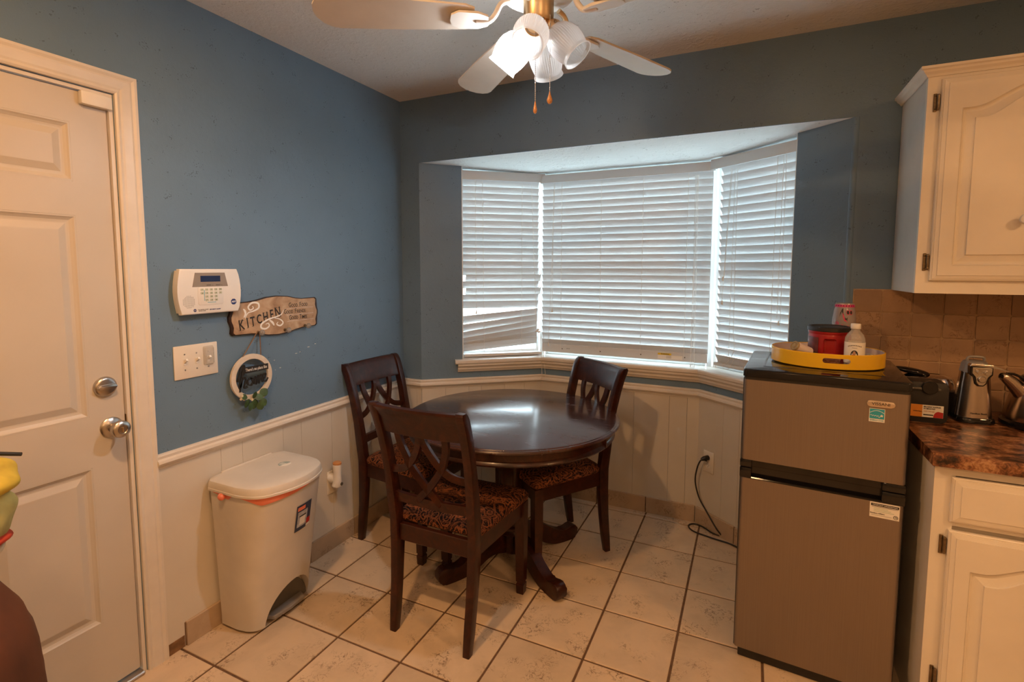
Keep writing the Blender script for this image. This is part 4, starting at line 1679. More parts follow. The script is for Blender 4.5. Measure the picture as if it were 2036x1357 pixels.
def make_chair(label, loc, rz):
    t = thing('dining_chair', label, 'chair', loc, rz, 'dark dining chairs around the round table')
    # front legs, square and tapered with a notched spade foot
    for s in (-1, 1):
        bm = BM()
        secs = []
        for z, hw in ((0.0, 0.0155), (0.004, 0.0165), (0.046, 0.0185), (0.048, 0.015), (0.056, 0.015), (0.058, 0.0185), (0.25, 0.0215), (0.43, 0.0225)):
            cx, cy_ = s * (0.198 + 0.0), 0.212
            secs.append([(cx - hw, cy_ - hw, z), (cx + hw, cy_ - hw, z), (cx + hw, cy_ + hw, z), (cx - hw, cy_ + hw, z)])
        loft(bm, secs)
        obj('leg', bm, M_WOOD, t)
    # rear legs run up into the back posts and roll over at the top
    for s in (-1, 1):
        bm = BM()
        secs = []
        for z, hw, hd in ((0.0, 0.0145, 0.0155), (0.08, 0.0155, 0.018), (0.2, 0.0165, 0.022), (0.34, 0.0170, 0.026), (0.45, 0.0170, 0.026), (0.55, 0.0170, 0.024), (0.65, 0.0170, 0.022), (0.75, 0.0170, 0.021), (0.84, 0.0170, 0.021), (0.90, 0.0170, 0.022), (0.93, 0.0172, 0.023), (0.948, 0.0170, 0.020), (0.957, 0.0165, 0.012)):
            cx, cy_ = s * back_x(z), back_y(z)
            secs.append([(cx - hw, cy_ - hd, z), (cx + hw, cy_ - hd, z), (cx + hw, cy_ + hd, z), (cx - hw, cy_ + hd, z)])
        loft(bm, secs)
        bmesh.ops.bevel(bm, geom=[e for e in bm.edges if abs(e.verts[0].co.z - e.verts[1].co.z) > 0.004], offset=0.004, segments=2, affect='EDGES', profile=0.5)
        obj('leg', bm, M_WOOD, t, True)
    # seat rails
    bm = BM()
    box(bm, (-0.178, 0.196, 0.365), (0.178, 0.228, 0.435), 0.003, 1)
    obj('front_rail', bm, M_WOOD, t)
    bm = BM()
    box(bm, (-0.162, -0.192, 0.365), (0.162, -0.168, 0.435), 0.003, 1)
    obj('back_rail', bm, M_WOOD, t)
    for s in (-1, 1):
        bm = BM()
        a, b = (s * 0.174, -0.165), (s * 0.198, 0.192)
        w_ = 0.011
        prism(bm, [(a[0] - w_, a[1]), (a[0] + w_, a[1]), (b[0] + w_, b[1]), (b[0] - w_, b[1])], 0.365, 0.435)
        obj('side_rail', bm, M_WOOD, t)
    # cushion
    bm = BM()

    def csec(z, i):
        pts = []
        base = [(-0.186 + i, -0.160 + i), (0.186 - i, -0.160 + i), (0.224 - i, 0.236 - i), (-0.224 + i, 0.236 - i)]
        r = 0.03
        for k in range(4):
            p, q, nx = Vector(base[k - 1]), Vector(base[k]), Vector(base[(k + 1) % 4])
            for m in range(6):
                tt = m / 5
                a = q + (p - q).normalized() * r
                b = q + (nx - q).normalized() * r
                pts.append(tuple((a * (1 - tt) ** 2 + q * 2 * tt * (1 - tt) + b * tt ** 2)) + (z,))
        return pts
    loft(bm, [csec(0.432, 0.004), csec(0.440, -0.004), csec(0.458, -0.006), csec(0.474, 0.002), csec(0.485, 0.02), csec(0.491, 0.055), csec(0.494, 0.12)])
    obj('seat', bm, M_FABRIC, t, True)
    # crest rail: curved board with a rolled top
    n = 12

    def crest_pt(u, z, off=0.0):
        return Vector((u * (back_x(0.9) - 0.010), back_y(z) - 0.020 * (1 - u * u) + off, z))
    bm = BM()
    rows = []
    zs = [(0.838, 0.010), (0.845, 0.0115), (0.90, 0.0115), (0.928, 0.0125), (0.945, 0.014), (0.954, 0.010)]
    for k in range(n + 1):
        u = -1 + 2 * k / n
        pts = [crest_pt(u, z, hd) for z, hd in zs] + [crest_pt(u, z, -hd * (1.5 if z > 0.92 else 1.0)) for z, hd in reversed(zs)]
        rows.append([tuple(p) for p in pts])
    loft(bm, rows)
    obj('crest_rail', bm, M_WOOD, t, True)
    # lower back rail
    bm = BM()
    rows = []
    for k in range(n + 1):
        u = -1 + 2 * k / n
        x = u * (back_x(0.56) - 0.008)
        pts = []
        for z, hd in ((0.536, 0.009), (0.575, 0.009)):
            pts.append((x, back_y(z) - 0.014 * (1 - u * u) + hd, z))
        for z, hd in ((0.575, -0.009), (0.536, -0.009)):
            pts.append((x, back_y(z) - 0.014 * (1 - u * u) + hd, z))
        rows.append(pts)
    loft(bm, rows)
    obj('lower_rail', bm, M_WOOD, t, True)
    # gothic lattice
    zlo, zhi = 0.570, 0.845

    def L(u, v):
        z = zlo + (zhi - zlo) * v
        return Vector((u * (back_x(z) - 0.012), back_y(z) - 0.017 * (1 - u * u), z))

    def strand(pts, wd=0.027):
        p = spline([(a, b, 0) for a, b in pts], 6)
        bm = BM()
        ribbon(bm, [L(q.x, q.y) for q in p], wd, 0.015, (0, 1, -0.2))
        obj('lattice_strand', bm, M_WOOD, t)
    for s in (-1, 1):
        strand([(s * 0.60, 1.03), (s * 0.575, 0.82), (s * 0.47, 0.62), (s * 0.40, 0.50), (s * 0.22, 0.34), (0.0, 0.17), (-s * 0.26, 0.0), (-s * 0.32, -0.03)])
        strand([(s * 0.04, 1.03), (s * 0.07, 0.88), (s * 0.20, 0.70), (s * 0.38, 0.545), (s * 0.64, 0.42), (s * 1.02, 0.37)])
    return t


make_chair('dark wooden chair with its back to the camera, nearest to the bin', (0.652, 0.355, 0), 0.0)
make_chair('dark wooden chair with its back against the left blue wall', (0.112, 0.772, 0), math.radians(-93.4))
make_chair('dark wooden chair with its back to the window, right of the table', (0.839, 1.002, 0), math.radians(141.9))

# ---------------------------------------------------------------- table
tb = thing('dining_table', 'round dark cherry pedestal table with a glossy scratched top', 'table', (0.695, 0.795, 0))
RT = 0.525
bm = BM()
lathe(bm, [(0, 0.722), (RT - 0.03, 0.722), (RT - 0.012, 0.724), (RT - 0.002, 0.730), (RT, 0.737), (RT - 0.004, 0.743), (RT - 0.010, 0.7445), (RT - 0.012, 0.7475), (RT - 0.020, 0.7500), (0, 0.7500)], 96)
obj('tabletop', bm, M_TABLE, tb, True)
bm = BM()
lathe(bm, [(RT - 0.055, 0.7225), (RT - 0.034, 0.7225), (RT - 0.034, 0.690), (RT - 0.028, 0.684), (RT - 0.024, 0.676), (RT - 0.030, 0.668), (RT - 0.055, 0.668), (RT - 0.055, 0.7225)], 96)
obj('apron', bm, M_WOOD, tb, True)
bm = BM()
box(bm, (RT - 0.046, -0.012, 0.672), (RT - 0.0225, -0.004, 0.7225), 0.001, 1)
obj('leaf_seam', bm, M_WOOD, tb).rotation_euler = (0, 0, math.radians(-8))
bm = BM()
lathe(bm, [(0, 0.722), (0.17, 0.722), (0.17, 0.700), (0.085, 0.695), (0.078, 0.66), (0.070, 0.60), (0.064, 0.50), (0.060, 0.38), (0.056, 0.28), (0.050, 0.235), (0.056, 0.228), (0.068, 0.220), (0.070, 0.212), (0.060, 0.204), (0.062, 0.198), (0.075, 0.190), (0.077, 0.180), (0.064, 0.172), (0.066, 0.166), (0.074, 0.158), (0.072, 0.150), (0.058, 0.144), (0.056, 0.06), (0.045, 0.045), (0, 0.045)], 40)
obj('pedestal', bm, M_WOOD, tb, True)
for k in range(4):
    ang = math.radians(-32 + 90 * k)
    top = spline([(0.045, 0.150, 0), (0.11, 0.158, 0), (0.18, 0.140, 0), (0.25, 0.094, 0), (0.31, 0.066, 0), (0.345, 0.068, 0), (0.375, 0.078, 0), (0.400, 0.070, 0), (0.412, 0.045, 0), (0.405, 0.018, 0), (0.385, 0.002, 0)], 4)
    bot = spline([(0.045, 0.055, 0), (0.10, 0.066, 0), (0.15, 0.058, 0), (0.21, 0.026, 0), (0.27, 0.006, 0), (0.33, 0.001, 0), (0.385, 0.001, 0)], 4)
    poly = [(p.x, p.y) for p in top] + [(p.x, p.y) for p in reversed(bot)][1:]
    bm = BM()
    m = Matrix.Rotation(ang, 4, 'Z') @ frame((0, 0.026, 0), (1, 0, 0), (0, 0, 1))
    n = len(poly)
    a = [bm.verts.new(m @ Vector((x, y, 0))) for x, y in poly]
    b = [bm.verts.new(m @ Vector((x, y, 0.052))) for x, y in poly]
    f1, f2 = bm.faces.new(a[::-1]), bm.faces.new(b)
    for i in range(n):
        j = (i + 1) % n
        bm.faces.new((a[i], a[j], b[j], b[i]))
    bmesh.ops.bevel(bm, geom=list(f1.edges) + list(f2.edges), offset=0.0045, segments=2, affect='EDGES', profile=0.5)
    obj('foot', bm, M_WOOD, tb, True)
# small worn spots on the rim
bm = BM()
for a, dz in ((-1.22, 0.0), (-1.20, 0.001)):
    box(bm, (math.cos(a) * (RT - 0.012) - 0.004, math.sin(a) * (RT - 0.012) - 0.0006, 0.7445 + dz), (math.cos(a) * (RT - 0.012) + 0.004, math.sin(a) * (RT - 0.012) + 0.0006, 0.7455 + dz))
obj('worn_nick', bm, M_PAPER, tb)

# ---------------------------------------------------------------- fridge
FA = math.radians(-4.4)
fg = thing('mini_fridge', 'two door stainless mini fridge with black top and a VISSANI badge', 'fridge', (1.731, 0.556, 0.0), FA)
FW, FD = 0.480, 0.465


def door_panel(z0, z1):
    bm = BM()
    r = 0.012
    poly = []
    for k in range(7):
        a = PI + (PI / 2) * k / 6
        poly.append((r + r * math.cos(a), r + r * math.sin(a)))
    for k in range(7):
        a = -PI / 2 + (PI / 2) * k / 6
        poly.append((FW - r + r * math.cos(a), r + r * math.sin(a)))
    poly += [(FW, 0.05), (0.0, 0.05)]
    prism(bm, poly, z0, z1, bev=0.0)
    return bm


bm = BM()
box(bm, (0.004, 0.054, 0.012), (FW - 0.004, FD, 1.070), 0.004, 1)
obj('cabinet', bm, M_BLACKM, fg)
bm = BM()
box(bm, (0.012, 0.022, 0.0), (FW - 0.012, 0.06, 0.042), 0.003, 1)
obj('toe_grille', bm, M_BLACKM, fg)
fz = obj('freezer_door', door_panel(0.772, 1.066), M_STEEL, fg, True)
fd = obj('fridge_door', door_panel(0.048, 0.703), M_STEEL, fg, True)
for nm, par, z0, z1 in (('door_gasket', fz, 0.770, 1.067), ('door_gasket', fd, 0.044, 0.703)):
    bm = BM()
    prism(bm, rrect(-0.003, 0.014, FW + 0.003, 0.054, 0.004, 2), z0, z1)
    obj(nm, bm, M_BLACKM, par)


def grip(z0, z1, parent, deep):
    """black plastic door end with a long finger scoop"""
    bm = BM()
    y1 = 0.054
    box(bm, (-0.003, -0.002, z0), (0.036, y1, z1), 0.004, 2)
    box(bm, (FW - 0.060, -0.002, z0), (FW + 0.003, y1, z1), 0.004, 2)
    box(bm, (0.034, deep, z0), (FW - 0.058, y1, z1))
    return obj('handle_grip', bm, M_BLACK, parent, True)


grip(0.744, 0.772, fz, 0.018)
grip(0.703, 0.742, fd, 0.022)
bm = BM()
tube(bm, [(0.036, 0.004, 0.706), (FW - 0.06, 0.004, 0.706)], 0.005, 8)
obj('grip_lip', bm, M_BLACK, fd, True)
# lid
bm = BM()
poly = rrect(-0.004, -0.006, FW + 0.004, FD + 0.004, 0.016, 4)
prism(bm, poly, 1.078, 1.105, bev=0.006, seg=3)
lid = obj('top_lid', bm, M_BLACK, fg, True)
bm = BM()
prism(bm, rrect(0.0, 0.0, FW, FD, 0.014, 4), 1.066, 1.079)
obj('lid_step', bm, M_BLACKM, fg)
bm = BM()
lv = [(0.0, 1.1052), (0.004, 1.1062), (0.008, 1.1052)]
prev = None
for i, z in lv:
    cur = [bm.verts.new((x, y, z)) for x, y in ((0.055 + i, 0.075 + i), (FW - 0.055 - i, 0.075 + i), (FW - 0.055 - i, FD - 0.03 - i), (0.055 + i, FD - 0.03 - i))]
    if prev:
        for k in range(4):
            j = (k + 1) % 4
            bm.faces.new((prev[k], prev[j], cur[j], cur[k]))
    prev = cur
obj('lid_moulding', bm, M_BLACK, lid)
# badge and stickers on the front (local: x right, y up, z out)
ff = bpy.data.objects.new('badge', None)
bm = BM()
mt = frame((0, -0.0002, 0), (1, 0, 0), (0, 0, 1))
prism(bm, rrect(0.366, 1.018, 0.441, 1.038, 0.0098, 6), 0.0, 0.005, mt, bev=0.002)
bd = obj('badge', bm, plain('champagne_badge', (0.62, 0.50, 0.38), 0.3, 0.6, var=0.02), fz, True)
bpy.data.objects.remove(ff)


def on_front(parent, name, mat, x0, z0, x1, z1, lift):
    bm = BM()
    box(bm, (x0, -lift, z0), (x1, -lift + 0.0004, z1))
    return obj(name, bm, mat, parent)


def front_text(parent, s, size, mat, x, z, lift, **kw):
    o = text(s, size, mat, parent, 0, 0, 0, **kw)
    o.data.transform(frame((x, -lift, z), (1, 0, 0), (0, 0, 1)))
    return o


front_text(bd, 'VISSANI', 0.0135, M_TEXT, 0.4035, 1.0282, 0.0056, xs=1.05)
es = on_front(fz, 'energy_sticker', M_PAPER, 0.374, 0.968, 0.416, 1.012, 0.0006)
on_front(es, 'sticker_field', M_TEAL, 0.3755, 0.9785, 0.4145, 1.0105, 0.0010)
bm = BM()
tube(bm, [(0.376 + 0.038 * k / 12, -0.0012, 0.993 + 0.0125 * math.sin(PI * (0.12 + 0.76 * k / 12))) for k in range(13)], 0.0007, 5)
obj('sticker_arc', bm, M_WHITEINK, es)
bm = BM()
cs = spline([(0.377, -0.0012, 0.989), (0.381, -0.0012, 0.991), (0.383, -0.0012, 0.987), (0.386, -0.0012, 0.990), (0.389, -0.0012, 0.987), (0.392, -0.0012, 0.990), (0.395, -0.0012, 0.986), (0.398, -0.0012, 0.990), (0.401, -0.0012, 0.983), (0.405, -0.0012, 0.990)], 4)
tube(bm, cs, 0.0006, 5)
obj('sticker_script', bm, M_WHITEINK, es)
bm = BM()
star = [(0.4075 + (0.0052 if k % 2 == 0 else 0.0022) * math.sin(k * PI / 5), 0.9895 + (0.0052 if k % 2 == 0 else 0.0022) * math.cos(k * PI / 5)) for k in range(10)]
prism(bm, star[::-1], 0.0010, 0.0014, mt)
obj('sticker_star', bm, M_WHITEINK, es)
front_text(es, 'ENERGY STAR', 0.0062, M_TEAL, 0.395, 0.9735, 0.0010, xs=0.92)
ws = on_front(fd, 'care_sticker', M_PAPER, 0.391, 0.652, 0.470, 0.702, 0.0006)
on_front(ws, 'print_bar', M_TEXT, 0.394, 0.690, 0.468, 0.698, 0.0010)
front_text(ws, 'IMPORTANT INFORMATION', 0.0055, M_WHITEINK, 0.431, 0.694, 0.0014, xs=0.95)
for k, (x1, mm) in enumerate(((0.466, M_TEXT), (0.440, M_GREENINK), (0.448, M_GREENINK), (0.456, M_GREENINK))):
    on_front(ws, 'print_line', mm, 0.396 + (0.006 if k else 0), 0.6868 - k * 0.0050, x1, 0.6875 - k * 0.0050 + 0.0004, 0.0010)
front_text(ws, 'Student Affairs', 0.0065, M_TEXT, 0.412, 0.6655, 0.0010)
on_front(ws, 'print_line', M_GREY, 0.396, 0.6588, 0.450, 0.6596, 0.0010)
bm = BM()
lathe(bm, [(0.0048, 0.0006), (0.0062, 0.0006), (0.0062, 0.0011), (0.0048, 0.0011)], 20, frame((0.4605, 0, 0.6615), (1, 0, 0), (0, 0, 1)))
obj('print_seal', bm, M_TEXT, ws)
bm = BM()
prism(bm, [(0.4575, 0.6605), (0.4610, 0.6640), (0.4640, 0.6620), (0.4625, 0.6600), (0.4605, 0.6615)], 0.0006, 0.0011, mt)
obj('print_seal', bm, M_TEXT, ws)

# ---------------------------------------------------------------- yellow tray and what is on it
TZ = 1.1062
ty = thing('oval_tray', 'glossy yellow oval tray with a slot handle on the mini fridge', 'tray', (2.009, 0.812, TZ), math.radians(-5))
TA, TB_ = 0.185, 0.160


def ell(a, b, z, n=72):
    return [(a * math.cos(2 * PI * k / n), b * math.sin(2 * PI * k / n), z) for k in range(n)]


bm = BM()
loft(bm, [ell(TA - 0.004, TB_ - 0.004, 0.0), ell(TA, TB_, 0.003), ell(TA, TB_, 0.053), ell(TA - 0.002, TB_ - 0.002, 0.055), ell(TA - 0.0035, TB_ - 0.0035, 0.053), ell(TA - 0.0035, TB_ - 0.0035, 0.006)])
rim = obj('tray_rim', bm, M_YELLOW, ty, True)
cut = BM()
prism(cut, rrect(-0.042 + 0.028, 0.0225, 0.042 + 0.028, 0.0405, 0.0085, 6), -0.05, 0.05, frame((0, -TB_, 0), (1, 0, 0), (0, 0, 1)))
boolean_cut(rim, cut)
bm = BM()
loft(bm, [ell(TA - 0.0037, TB_ - 0.0037, 0.0052), ell(TA - 0.0037, TB_ - 0.0037, 0.0068)])
obj('tray_floor', bm, M_PINKISH, ty, True)
bm = BM()
n = 72
half = [k for k in range(n) if not (40 <= k <= 70)]
lo_ = ell(TA - 0.0040, TB_ - 0.0040, 0.0068)
hi_ = ell(TA - 0.0040, TB_ - 0.0040, 0.0525)
for k in range(n):
    j = (k + 1) % n
    if 42 <= k <= 66:
        continue
    q = [bm.verts.new(p) for p in (lo_[k], lo_[j], hi_[j], hi_[k])]
    bm.faces.new(q)
bmesh.ops.remove_doubles(bm, verts=bm.verts[:], dist=1e-5)
obj('tray_lining', bm, M_PINKISH, ty, True)
TF = TZ + 0.0070

cn = thing('coffee_canister', 'red plastic coffee canister with a black lid on the yellow tray', 'canister', (2.016, 0.803, TF), math.radians(-12))


def sq_round(r, z, e=0.22, n=40, dent=0.0):
    pts = []
    for k in range(n):
        a = 2 * PI * k / n
        rr = r * (1 + e * 0.12 * math.cos(4 * a))
        pts.append((rr * math.cos(a), rr * math.sin(a), z))
    return pts


bm = BM()
loft(bm, [sq_round(0.064, 0.0), sq_round(0.067, 0.004), sq_round(0.0675, 0.100), sq_round(0.066, 0.106), sq_round(0.0685, 0.110), sq_round(0.0685, 0.118)])
cb = obj('canister_body', bm, M_RED, cn, True)
cut = BM()
box(cut, (-0.012, -0.080, 0.030), (0.030, -0.055, 0.092), 0.008, 2)
boolean_cut(cb, cut)
bm = BM()
loft(bm, [sq_round(0.0695, 0.117), sq_round(0.0715, 0.119), sq_round(0.0715, 0.131), sq_round(0.068, 0.134), sq_round(0.060, 0.134), sq_round(0.058, 0.131)])
obj('canister_lid', bm, M_BLACKM, cn, True)
bm = BM()
ang0, ang1 = math.radians(196), math.radians(246)
rr_ = 0.0685
cols_ = 8
rows_ = []
for z in (0.012, 0.052, 0.095):
    rows_.append([bm.verts.new((rr_ * 1.008 * math.cos(ang0 + (ang1 - ang0) * k / cols_), rr_ * 1.008 * math.sin(ang0 + (ang1 - ang0) * k / cols_), z)) for k in range(cols_ + 1)])
for a, b in zip(rows_, rows_[1:]):
    for k in range(cols_):
        bm.faces.new((a[k], a[k + 1], b[k + 1], b[k]))
lb = obj('canister_label', bm, plain('maroon_print', (0.13, 0.035, 0.035), 0.35, var=0.3, vs_=60), cn, True)
bm = BM()
rows_ = []
for z in (0.012, 0.040):
    rows_.append([bm.verts.new((rr_ * 1.014 * math.cos(ang0 + (ang1 - ang0) * k / cols_), rr_ * 1.014 * math.sin(ang0 + (ang1 - ang0) * k / cols_), z)) for k in range(cols_ + 1)])
for a, b in zip(rows_, rows_[1:]):
    for k in range(cols_):
        bm.faces.new((a[k], a[k + 1], b[k + 1], b[k]))
obj('label_footer', bm, plain('brown_print', (0.05, 0.028, 0.022), 0.35), lb, True)

bt = thing('water_bottle', 'small clear plastic bottle with a white cap and label on the tray', 'bottle', (2.084, 0.712, TF))
bm = BM()
lathe(bm, [(0, 0.0), (0.026, 0.0), (0.030, 0.005), (0.031, 0.03), (0.031, 0.095), (0.030, 0.104), (0.024, 0.118), (0.014, 0.130), (0.0125, 0.136), (0.0125, 0.146), (0, 0.146)], 32)
obj('bottle_body', bm, M_CLEAR, bt, True)
bm = BM()
lathe(bm, [(0.0316, 0.016), (0.0316, 0.090)], 32)
lbl = obj('bottle_label', bm, M_PAPER, bt, True)
bm = BM()
lathe(bm, [(0, 0.137), (0.0148, 0.137), (0.0152, 0.139), (0.0152, 0.153), (0.0138, 0.155), (0, 0.155)], 28, rib=28, rib_amp=0.0003)
obj('bottle_cap', bm, M_WHITEP, bt, True)
# label print facing the camera
fa = math.atan2(CAM.y - 0.712, CAM.x - 2.084)


def on_can(parent, name, mat, r, a0, a1, z0, z1, ellipse=False):
    bm = BM()
    n = 12
    if ellipse:
        c = bm.verts.new((r * math.cos((a0 + a1) / 2), r * math.sin((a0 + a1) / 2), (z0 + z1) / 2))
        vs_ = []
        for k in range(20):
            t = 2 * PI * k / 20
            a = (a0 + a1) / 2 + (a1 - a0) / 2 * math.cos(t)
            vs_.append(bm.verts.new((r * math.cos(a), r * math.sin(a), (z0 + z1) / 2 + (z1 - z0) / 2 * math.sin(t))))
        for k in range(20):
            bm.faces.new((c, vs_[k], vs_[(k + 1) % 20]))
    else:
        lo = [bm.verts.new((r * math.cos(a0 + (a1 - a0) * k / n), r * math.sin(a0 + (a1 - a0) * k / n), z0)) for k in range(n + 1)]
        hi = [bm.verts.new((r * math.cos(a0 + (a1 - a0) * k / n), r * math.sin(a0 + (a1 - a0) * k / n), z1)) for k in range(n + 1)]
        for k in range(n):
            bm.faces.new((lo[k], lo[k + 1], hi[k + 1], hi[k]))
    return obj(name, bm, mat, parent)


on_can(lbl, 'print_oval', M_TEXT, 0.0319, fa - 0.36, fa + 0.36, 0.030, 0.063, True)
on_can(lbl, 'print_oval', M_REDINK, 0.0321, fa - 0.28, fa + 0.10, 0.034, 0.048, True)
on_can(lbl, 'print_oval', plain('skin_tone_print', (0.45, 0.25, 0.16), 0.5), 0.0322, fa - 0.15, fa + 0.12, 0.046, 0.060, True)
for k in range(9):
    a = fa - 0.62 + 1.24 * k / 8
    on_can(lbl, 'print_mark', M_TEXT, 0.0319, a - 0.05, a + 0.045, 0.0745 + 0.004 * math.sin(PI * k / 8), 0.0775 + 0.004 * math.sin(PI * k / 8))
on_can(lbl, 'print_mark', M_GREY, 0.0319, fa - 0.25, fa + 0.25, 0.0705, 0.072)

wg = thing('wine_glass', 'frosted wine glass painted with pink shoes behind the red canister', 'wine glass', (2.075, 0.905, TF))
bm = BM()
lathe(bm, [(0, 0.0), (0.026, 0.0), (0.026, 0.002), (0.006, 0.008), (0.0045, 0.012), (0.0045, 0.075), (0.010, 0.083)], 32)
obj('stem', bm, M_CLEAR, wg, True)
bm = BM()
gp = [(0.010, 0.083), (0.024, 0.094), (0.035, 0.112), (0.0395, 0.135), (0.039, 0.158), (0.0355, 0.185), (0.0315, 0.212), (0.0300, 0.216)]
lathe(bm, gp + [(r - 0.0015, z) for r, z in reversed(gp[1:])], 40)
gb = obj('bowl', bm, M_FROSTWINE, wg, True)
fa = math.atan2(CAM.y - 0.905, CAM.x - 2.075)


def rad_at(z):
    for (r0, z0), (r1, z1) in zip(gp, gp[1:]):
        if z0 <= z <= z1:
            return r0 + (r1 - r0) * (z - z0) / (z1 - z0)
    return 0.03


def decal(parent, name, mat, pts, lift=0.0006):
    """polygon in (angle, z) painted on the bowl"""
    bm = BM()
    vs_ = [bm.verts.new(((rad_at(z) + lift) * math.cos(fa + a), (rad_at(z) + lift) * math.sin(fa + a), z)) for a, z in pts]
    f = bm.faces.new(vs_)
    bmesh.ops.triangulate(bm, faces=[f])
    return obj(name, bm, mat, parent)


bm = BM()
lathe(bm, [(rad_at(0.202) + 0.0005, 0.202), (rad_at(0.2115) + 0.0005, 0.2115)], 40)
pb = obj('pink_band', bm, M_MAGENTA, gb, True)
for k in range(12):
    a = -1.5 + k * 0.27
    decal(pb, 'band_dot', M_TEXT, [(a, 0.205), (a + 0.09, 0.205), (a + 0.09, 0.209), (a, 0.209)], 0.0010)
decal(gb, 'painted_shoe', M_TEXT, [(-0.42, 0.162), (-0.38, 0.180), (-0.22, 0.196), (-0.12, 0.198), (-0.10, 0.180), (-0.02, 0.172), (-0.14, 0.176), (-0.24, 0.186), (-0.36, 0.172)])
decal(gb, 'painted_shoe', M_SHOE, [(-0.16, 0.178), (-0.10, 0.180), (0.04, 0.160), (0.30, 0.140), (0.26, 0.146), (0.02, 0.150), (-0.10, 0.164)])
decal(gb, 'painted_bow', M_TEXT, [(0.08, 0.164), (0.17, 0.158), (0.28, 0.164), (0.27, 0.150), (0.17, 0.156), (0.09, 0.152)], 0.001)
for a in (0.32, 0.62):
    decal(gb, 'painted_sunglasses', M_SHOE, [(a + 0.16 * math.cos(t * PI / 6), 0.182 + 0.0095 * math.sin(t * PI / 6)) for t in range(12)], 0.0006)
    decal(gb, 'painted_sunglasses', M_TEXT, [(a + 0.12 * math.cos(t * PI / 6), 0.182 + 0.0075 * math.sin(t * PI / 6)) for t in range(12)], 0.0011)
decal(gb, 'painted_crown', M_MAGENTA, [(-0.75, 0.130), (-0.74, 0.146), (-0.66, 0.138), (-0.60, 0.150), (-0.54, 0.138), (-0.44, 0.146), (-0.46, 0.128)])
decal(gb, 'painted_ribbon', M_SHOE, [(-0.30, 0.122), (-0.18, 0.138), (0.05, 0.130), (0.42, 0.132), (0.44, 0.118), (0.12, 0.118), (-0.05, 0.108)])

rl_ = thing('lying_tube', 'white tube with a tan end cap lying on the yellow tray', 'tube', (1.8944, 0.700, 1.1795), 0)
axis = Vector((0.060, 0.050, -0.033))
q = axis.to_track_quat('Z', 'Y').to_matrix().to_4x4()
bm = BM()
lathe(bm, [(0, 0.006), (0.0165, 0.006), (0.0175, 0.012), (0.0185, 0.05), (0.0188, 0.073), (0, 0.075)], 28, q)
obj('tube_body', bm, M_PINKISH, rl_, True)
bm = BM()
lathe(bm, [(0, -0.001), (0.006, -0.001), (0.007, 0.001), (0.011, 0.001), (0.012, -0.001), (0.0165, -0.001), (0.0178, 0.001), (0.0178, 0.007), (0, 0.007)], 28, q)
obj('end_cap', bm, M_TANCAP, rl_, True)
# wrapped sweets seen through the slot handle, crumpled wrapper at the right end


def crumple(name, label, cat, mat, loc, rx, ry, rz_, seed):
    rnd = random.Random(seed)
    bm = BM()
    bmesh.ops.create_icosphere(bm, subdivisions=3, radius=1.0)
    for v in bm.verts:
        k = 1 + rnd.uniform(-0.16, 0.12)
        v.co = Vector((v.co.x * rx * k, v.co.y * ry * k, max(-0.98, v.co.z) * rz_ * k + rz_))
    zmin = min(v.co.z for v in bm.verts)
    for v in bm.verts:
        v.co.z -= zmin
    o = obj(name, bm, mat, None, False, loc)
    tag(o, label, cat)
    return o


crumple('sweet_bag', 'brown wrapped sweet bag behind the slot handle of the tray', 'bag', M_CANDY, (2.000, 0.696, TF), 0.042, 0.024, 0.017, 3)
crumple('plastic_wrapper', 'crumpled clear plastic wrapper at the right end of the tray', 'wrapper', M_CLEAR, (2.142, 0.795, TF), 0.030, 0.026, 0.020, 5)

# ---------------------------------------------------------------- kitchen counter side
CX0 = 2.252
bm = BM()
prof = [(0.436, 0.876), (0.436, 0.900), (0.4375, 0.908), (0.443, 0.9135), (0.450, 0.9145), (YB - 0.010, 0.9145), (YB - 0.010, 0.876)]
loft(bm, [[(x, y, z) for y, z in prof] for x in (CX0, 3.3)])
o = obj('countertop', bm, M_LAMINATE, None, False)
tag(o, 'brown speckled laminate countertop with a rounded front edge', 'countertop')

bc = thing('base_cabinet', 'cream painted base cabinet under the brown countertop', 'cabinet', (2.266, 0.467, 0))
bm = BM()
box(bm, (0.0, 0.018, 0.10), (1.0, 0.63, 0.875))
box(bm, (0.004, 0.06, 0.0), (1.0, 0.63, 0.10))
obj('carcass', bm, M_CAB, bc)
bm = BM()
for (x0, z0, x1, z1) in ((0.0, 0.10, 0.05, 0.875), (0.05, 0.845, 1.0, 0.875), (0.05, 0.69, 1.0, 0.715), (0.05, 0.10, 1.0, 0.13), (0.455, 0.13, 0.505, 0.69), (0.95, 0.13, 1.0, 0.69)):
    box(bm, (x0, 0.0, z0), (x1, 0.018, z1))
obj('face_frame', bm, M_CAB, bc)


def raised_slab(x0, z0, x1, z1, th=0.019, arch=0.0, panel_in=0.058, edge=0.018):
    """lipped cabinet front, local y negative is towards the room; optional cathedral arch panel"""
    bm = BM()
    lv = [(0.0, 0.0), (0.0, -0.010), (0.003, -0.0125), (0.006, -0.0125), (0.0062, -0.0145), (edge, -th + 0.0018), (edge + 0.0004, -th), (edge + 0.001, -th)]
    prev = None
    for i, y in lv:
        cur = [bm.verts.new((x, y, z)) for x, z in ((x0 + i, z0 + i), (x1 - i, z0 + i), (x1 - i, z1 - i), (x0 + i, z1 - i))]
        if prev:
            for k in range(4):
                j = (k + 1) % 4
                bm.faces.new((prev[k], prev[j], cur[j], cur[k]))
        else:
            bm.faces.new(cur)
        prev = cur
    bm.faces.new(prev)
    return bm


